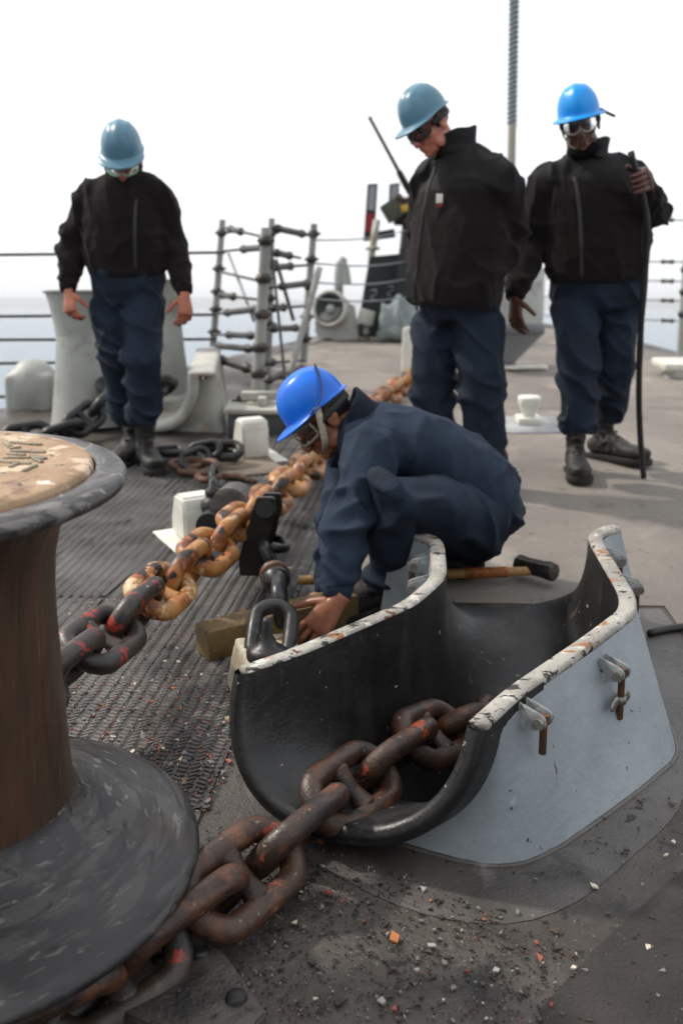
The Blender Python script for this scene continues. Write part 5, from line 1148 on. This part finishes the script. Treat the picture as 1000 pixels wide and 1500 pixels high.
# cylinder with wide collar between the two standing men
g = G(748, 548); M_ = T_(g.x, g.y+.25); t = thing('fairlead_post', V((g.x, g.y+.25, dz(g.y+.25))), 'grey drum on a cone with wide collar between the two standing men', 'fairlead')
bm = B(); lathe(bm, [(.27, .34), (.27, .74), (.25, .76), (0, .76)], M_, 40); obj('drum', bm, 'bggrey', t, auto=50)
bm = B(); lathe(bm, [(.27, .345), (.285, .33), (.285, .275), (.27, .26)], M_, 40); obj('collar', bm, MAT('collar_grey', rgb('5d6163'), .6), t, auto=50)
bm = B(); lathe(bm, [(.27, .26), (.07, .05), (.07, 0)], M_, 40); obj('cone', bm, MAT('cone_grey', rgb('7d8183'), .6), t, auto=50)
bm = B(); box(bm, (.10, -.08, .018), (.40, .10, .03), M_, .008); box(bm, (.02, .0, .018), (.12, .34, .03), M_, .008); obj('foot', bm, 'white', t, auto=40)
# white mushroom pad
g = G(775, 625); t = thing('deck_pad', g, 'white mushroom shaped deck pad on a painted strip', 'deck pad'); M_ = DM(g.x, g.y)
bm = B(); box(bm, (0, .05, .03), (.135, .14, .04), M_, .006); obj('foot_plate', bm, 'white', t, auto=40)
bm = B(); loft(bm, [M_ @ V((0, .05, z)) for z in (.04, .075, .085, .12, .155, .165, .168)], [(.035, .035), (.038, .036), (.045, .04), (.060, .05), (.066, .055), (.062, .05), (.05, .04)], n=20, sq=.7); obj('pad_head', bm, 'white', t, auto=60)
# right edge: stanchion, its base, wires
sa, sb = P(1010, 316, 7.9), P(996, 520, 7.9)
rst = stanchion(sa, sb, .035, 'grey stanchion at the right edge of the deck', (.92, .62, .46, .3))
g = G(992, 556); t = rst; M_ = DM(g.x, g.y)
bm = B(); box(bm, (0.02, .15, .09), (.26, .34, .05), M_, .012); obj('base_step', bm, 'white', t, auto=40)
bm = B(); box(bm, (.05, .12, .035), (.16, .26, .06), M_, .006); obj('base_block', bm, 'bggrey_rust', t, auto=40)
for (y0, y1, lab) in ((320, 322, 'top lifeline wire right of the bar'), (382, 383, 'second lifeline wire right of the bar'), (408, 412, 'third lifeline wire right of the bar'), (434, 441, 'fourth lifeline wire right of the bar'), (462, 471, 'lowest lifeline wire right of the bar')):
    rod('lifeline_wire', P(790, y0, 11.0), P(1030, y1+1, 7.9), .0065, 'wire', lab, 'wire', 'lifeline wires on the right side', [(.80, .86)])
# black hose at the right
bm = B(); loft(bm, polyline([G(950, 928, .012), G(975, 922, .012), G(1010, 917, .012), G(1100, 905, .012), G(1300, 880, .012)], .03), .012, n=10)
tag(obj('deck_hose', bm, 'hose'), 'thin black hose on the deck right of the chock', 'hose')

# ------------------------------------------------------------------ paint chips and grit
cols = [rgb('6f6c69'), rgb('94918d'), rgb('45372c'), rgb('7a3e30'), rgb('8f4a3a'), rgb('2c2826'), rgb('3a332e'), rgb('c2b7a4'), rgb('a0602c'), rgb('6e6a67')]
cmats = [MAT('chip_%d' % i, c, .65) for i, c in enumerate(cols)]
def flakes(name, n, region, wts, size, h0=.0075):
    bm = B(); idx = list(range(len(cols)))
    for _ in range(n):
        p = region()
        if p is None: continue
        s = size()*(1 if random.random() > .06 else 1.9); mi = random.choices(idx, wts)[0]; k = random.choice((3, 4, 4, 5)); el = random.uniform(.35, 1); ea = random.random()*3.14; h = h0+random.uniform(0, .003); tl = V((random.uniform(-.25, .25), random.uniform(-.25, .25))); a0 = random.random()*6
        top = []; bot = []
        for j in range(k):
            a = a0+2*math.pi*j/k; r = s*random.uniform(.4, 1.1); lx_, ly_ = r*math.cos(a), r*el*math.sin(a); x, y = p[0]+lx_*math.cos(ea)-ly_*math.sin(ea), p[1]+lx_*math.sin(ea)+ly_*math.cos(ea); zz = h+(x-p[0])*tl.x+(y-p[1])*tl.y
            top.append(bm.verts.new(onDeck((x, y), max(h0, zz)))); bot.append(bm.verts.new(onDeck((x, y), max(.002, zz-.003))))
        f = bm.faces.new(top); f.material_index = mi
        for j in range(k): f = bm.faces.new((bot[j], bot[(j+1) % k], top[(j+1) % k], top[j])); f.material_index = mi
    o = obj(name, bm, cmats, smooth=False); tag(o, None, None, kind='stuff'); return o
def reg(poly, dens=None):
    xs = [p[0] for p in poly]; ys_ = [p[1] for p in poly]
    def f():
        while True:
            x = random.uniform(min(xs), max(xs)); y = random.uniform(min(ys_), max(ys_)); ins = False; j = len(poly)-1
            for i in range(len(poly)):
                if (poly[i][1] > y) != (poly[j][1] > y) and x < (poly[j][0]-poly[i][0])*(y-poly[i][1])/(poly[j][1]-poly[i][1])+poly[i][0]: ins = not ins
                j = i
            if ins and (dens is None or noise.noise(V((x*5, y*5, 3)))+random.uniform(-.4, .6) > 0): break
        return G(x, y)
    return f
sz = lambda: random.choice((.0014, .0018, .0018, .0022, .0022, .003, .004, .006, .009))
o = flakes('paint_chips', 1900, reg([(95, 1010), (330, 985), (350, 1100), (300, 1200), (210, 1160), (110, 1120)], 1), (6, 4, 8, 7, 5, 8, 8, 3, 3, 7), sz); tag(o, 'grey and red paint chips strewn on the tread left of the chock', 'debris')
o = flakes('deck_litter', 1900, reg([(300, 1210), (430, 1230), (560, 1260), (700, 1330), (830, 1390), (800, 1500), (200, 1500), (330, 1400)], 1), (4, 1, 11, .5, .4, 15, 15, .25, .25, 6), lambda: random.choice((.001, .001, .0014, .0014, .0018, .0018, .0025, .0025, .0035, .0055)), .0042); tag(o, 'dark grit and paint flakes scattered on the deck below the chain', 'debris')
o = flakes('deck_litter', 190, reg([(560, 1280), (760, 1290), (990, 1130), (1000, 1500), (560, 1500)]), (4, 2, 6, 1, .5, 9, 9, 1, .5, 6), sz, .006); tag(o, 'sparse pale flakes on the deck right of the grey chock', 'debris')
big = [(432, 1357, 7, .012), (445, 1362, 0, .007), (578, 1378, 8, .009), (566, 1372, 1, .007), (632, 1390, 1, .010), (790, 1407, 4, .011), (840, 1423, 7, .008), (683, 1428, 3, .007), (655, 1408, 5, .011), (497, 1470, 5, .016), (560, 1472, 1, .012), (380, 1283, 1, .011), (700, 1335, 0, .006), (620, 1306, 1, .006), (870, 1302, 7, .005), (940, 1300, 1, .005), (986, 1238, 7, .009), (975, 1256, 7, .008), (470, 1235, 8, .009), (480, 1312, 3, .009), (500, 1325, 4, .006)]
bi = iter(big); cur_ = [None]
def nxt(): cur_[0] = next(bi); return G(cur_[0][0], cur_[0][1])
_ch = random.choices; random.choices = lambda a, w: [cur_[0][2]]
o = flakes('deck_litter', len(big), nxt, (1,), lambda: cur_[0][3]/1.0, .006); random.choices = _ch; tag(o, 'single larger paint flakes on the near deck', 'debris')
o = flakes('paint_chips', 700, reg([(100, 880), (300, 860), (460, 820), (470, 930), (300, 1000), (100, 1010)], 1), (6, 4, 8, 4, 3, 8, 8, 3, 3, 7), lambda: random.choice((.003, .004, .005, .007))); tag(o, 'small paint chips under the tan chain on the tread', 'debris')

# ------------------------------------------------------------------ sea haze
bm = B(); box(bm, (0, 0, 0), (17000, 17000, 80), Matrix.Translation((0, 0, 31)))
hz_ = bpy.data.materials.new('sea_haze'); hz_.use_nodes = True; nn_ = hz_.node_tree.nodes; nn_.clear()
ho_ = nn_.new('ShaderNodeOutputMaterial'); pv_ = nn_.new('ShaderNodeVolumePrincipled'); pv_.inputs['Color'].default_value = (.93, .95, .98, 1); pv_.inputs['Density'].default_value = .00032; pv_.inputs['Anisotropy'].default_value = .2
hz_.node_tree.links.new(pv_.outputs[0], ho_.inputs['Volume'])
tag(obj('haze', bm, hz_, smooth=False), None, None, kind='stuff')
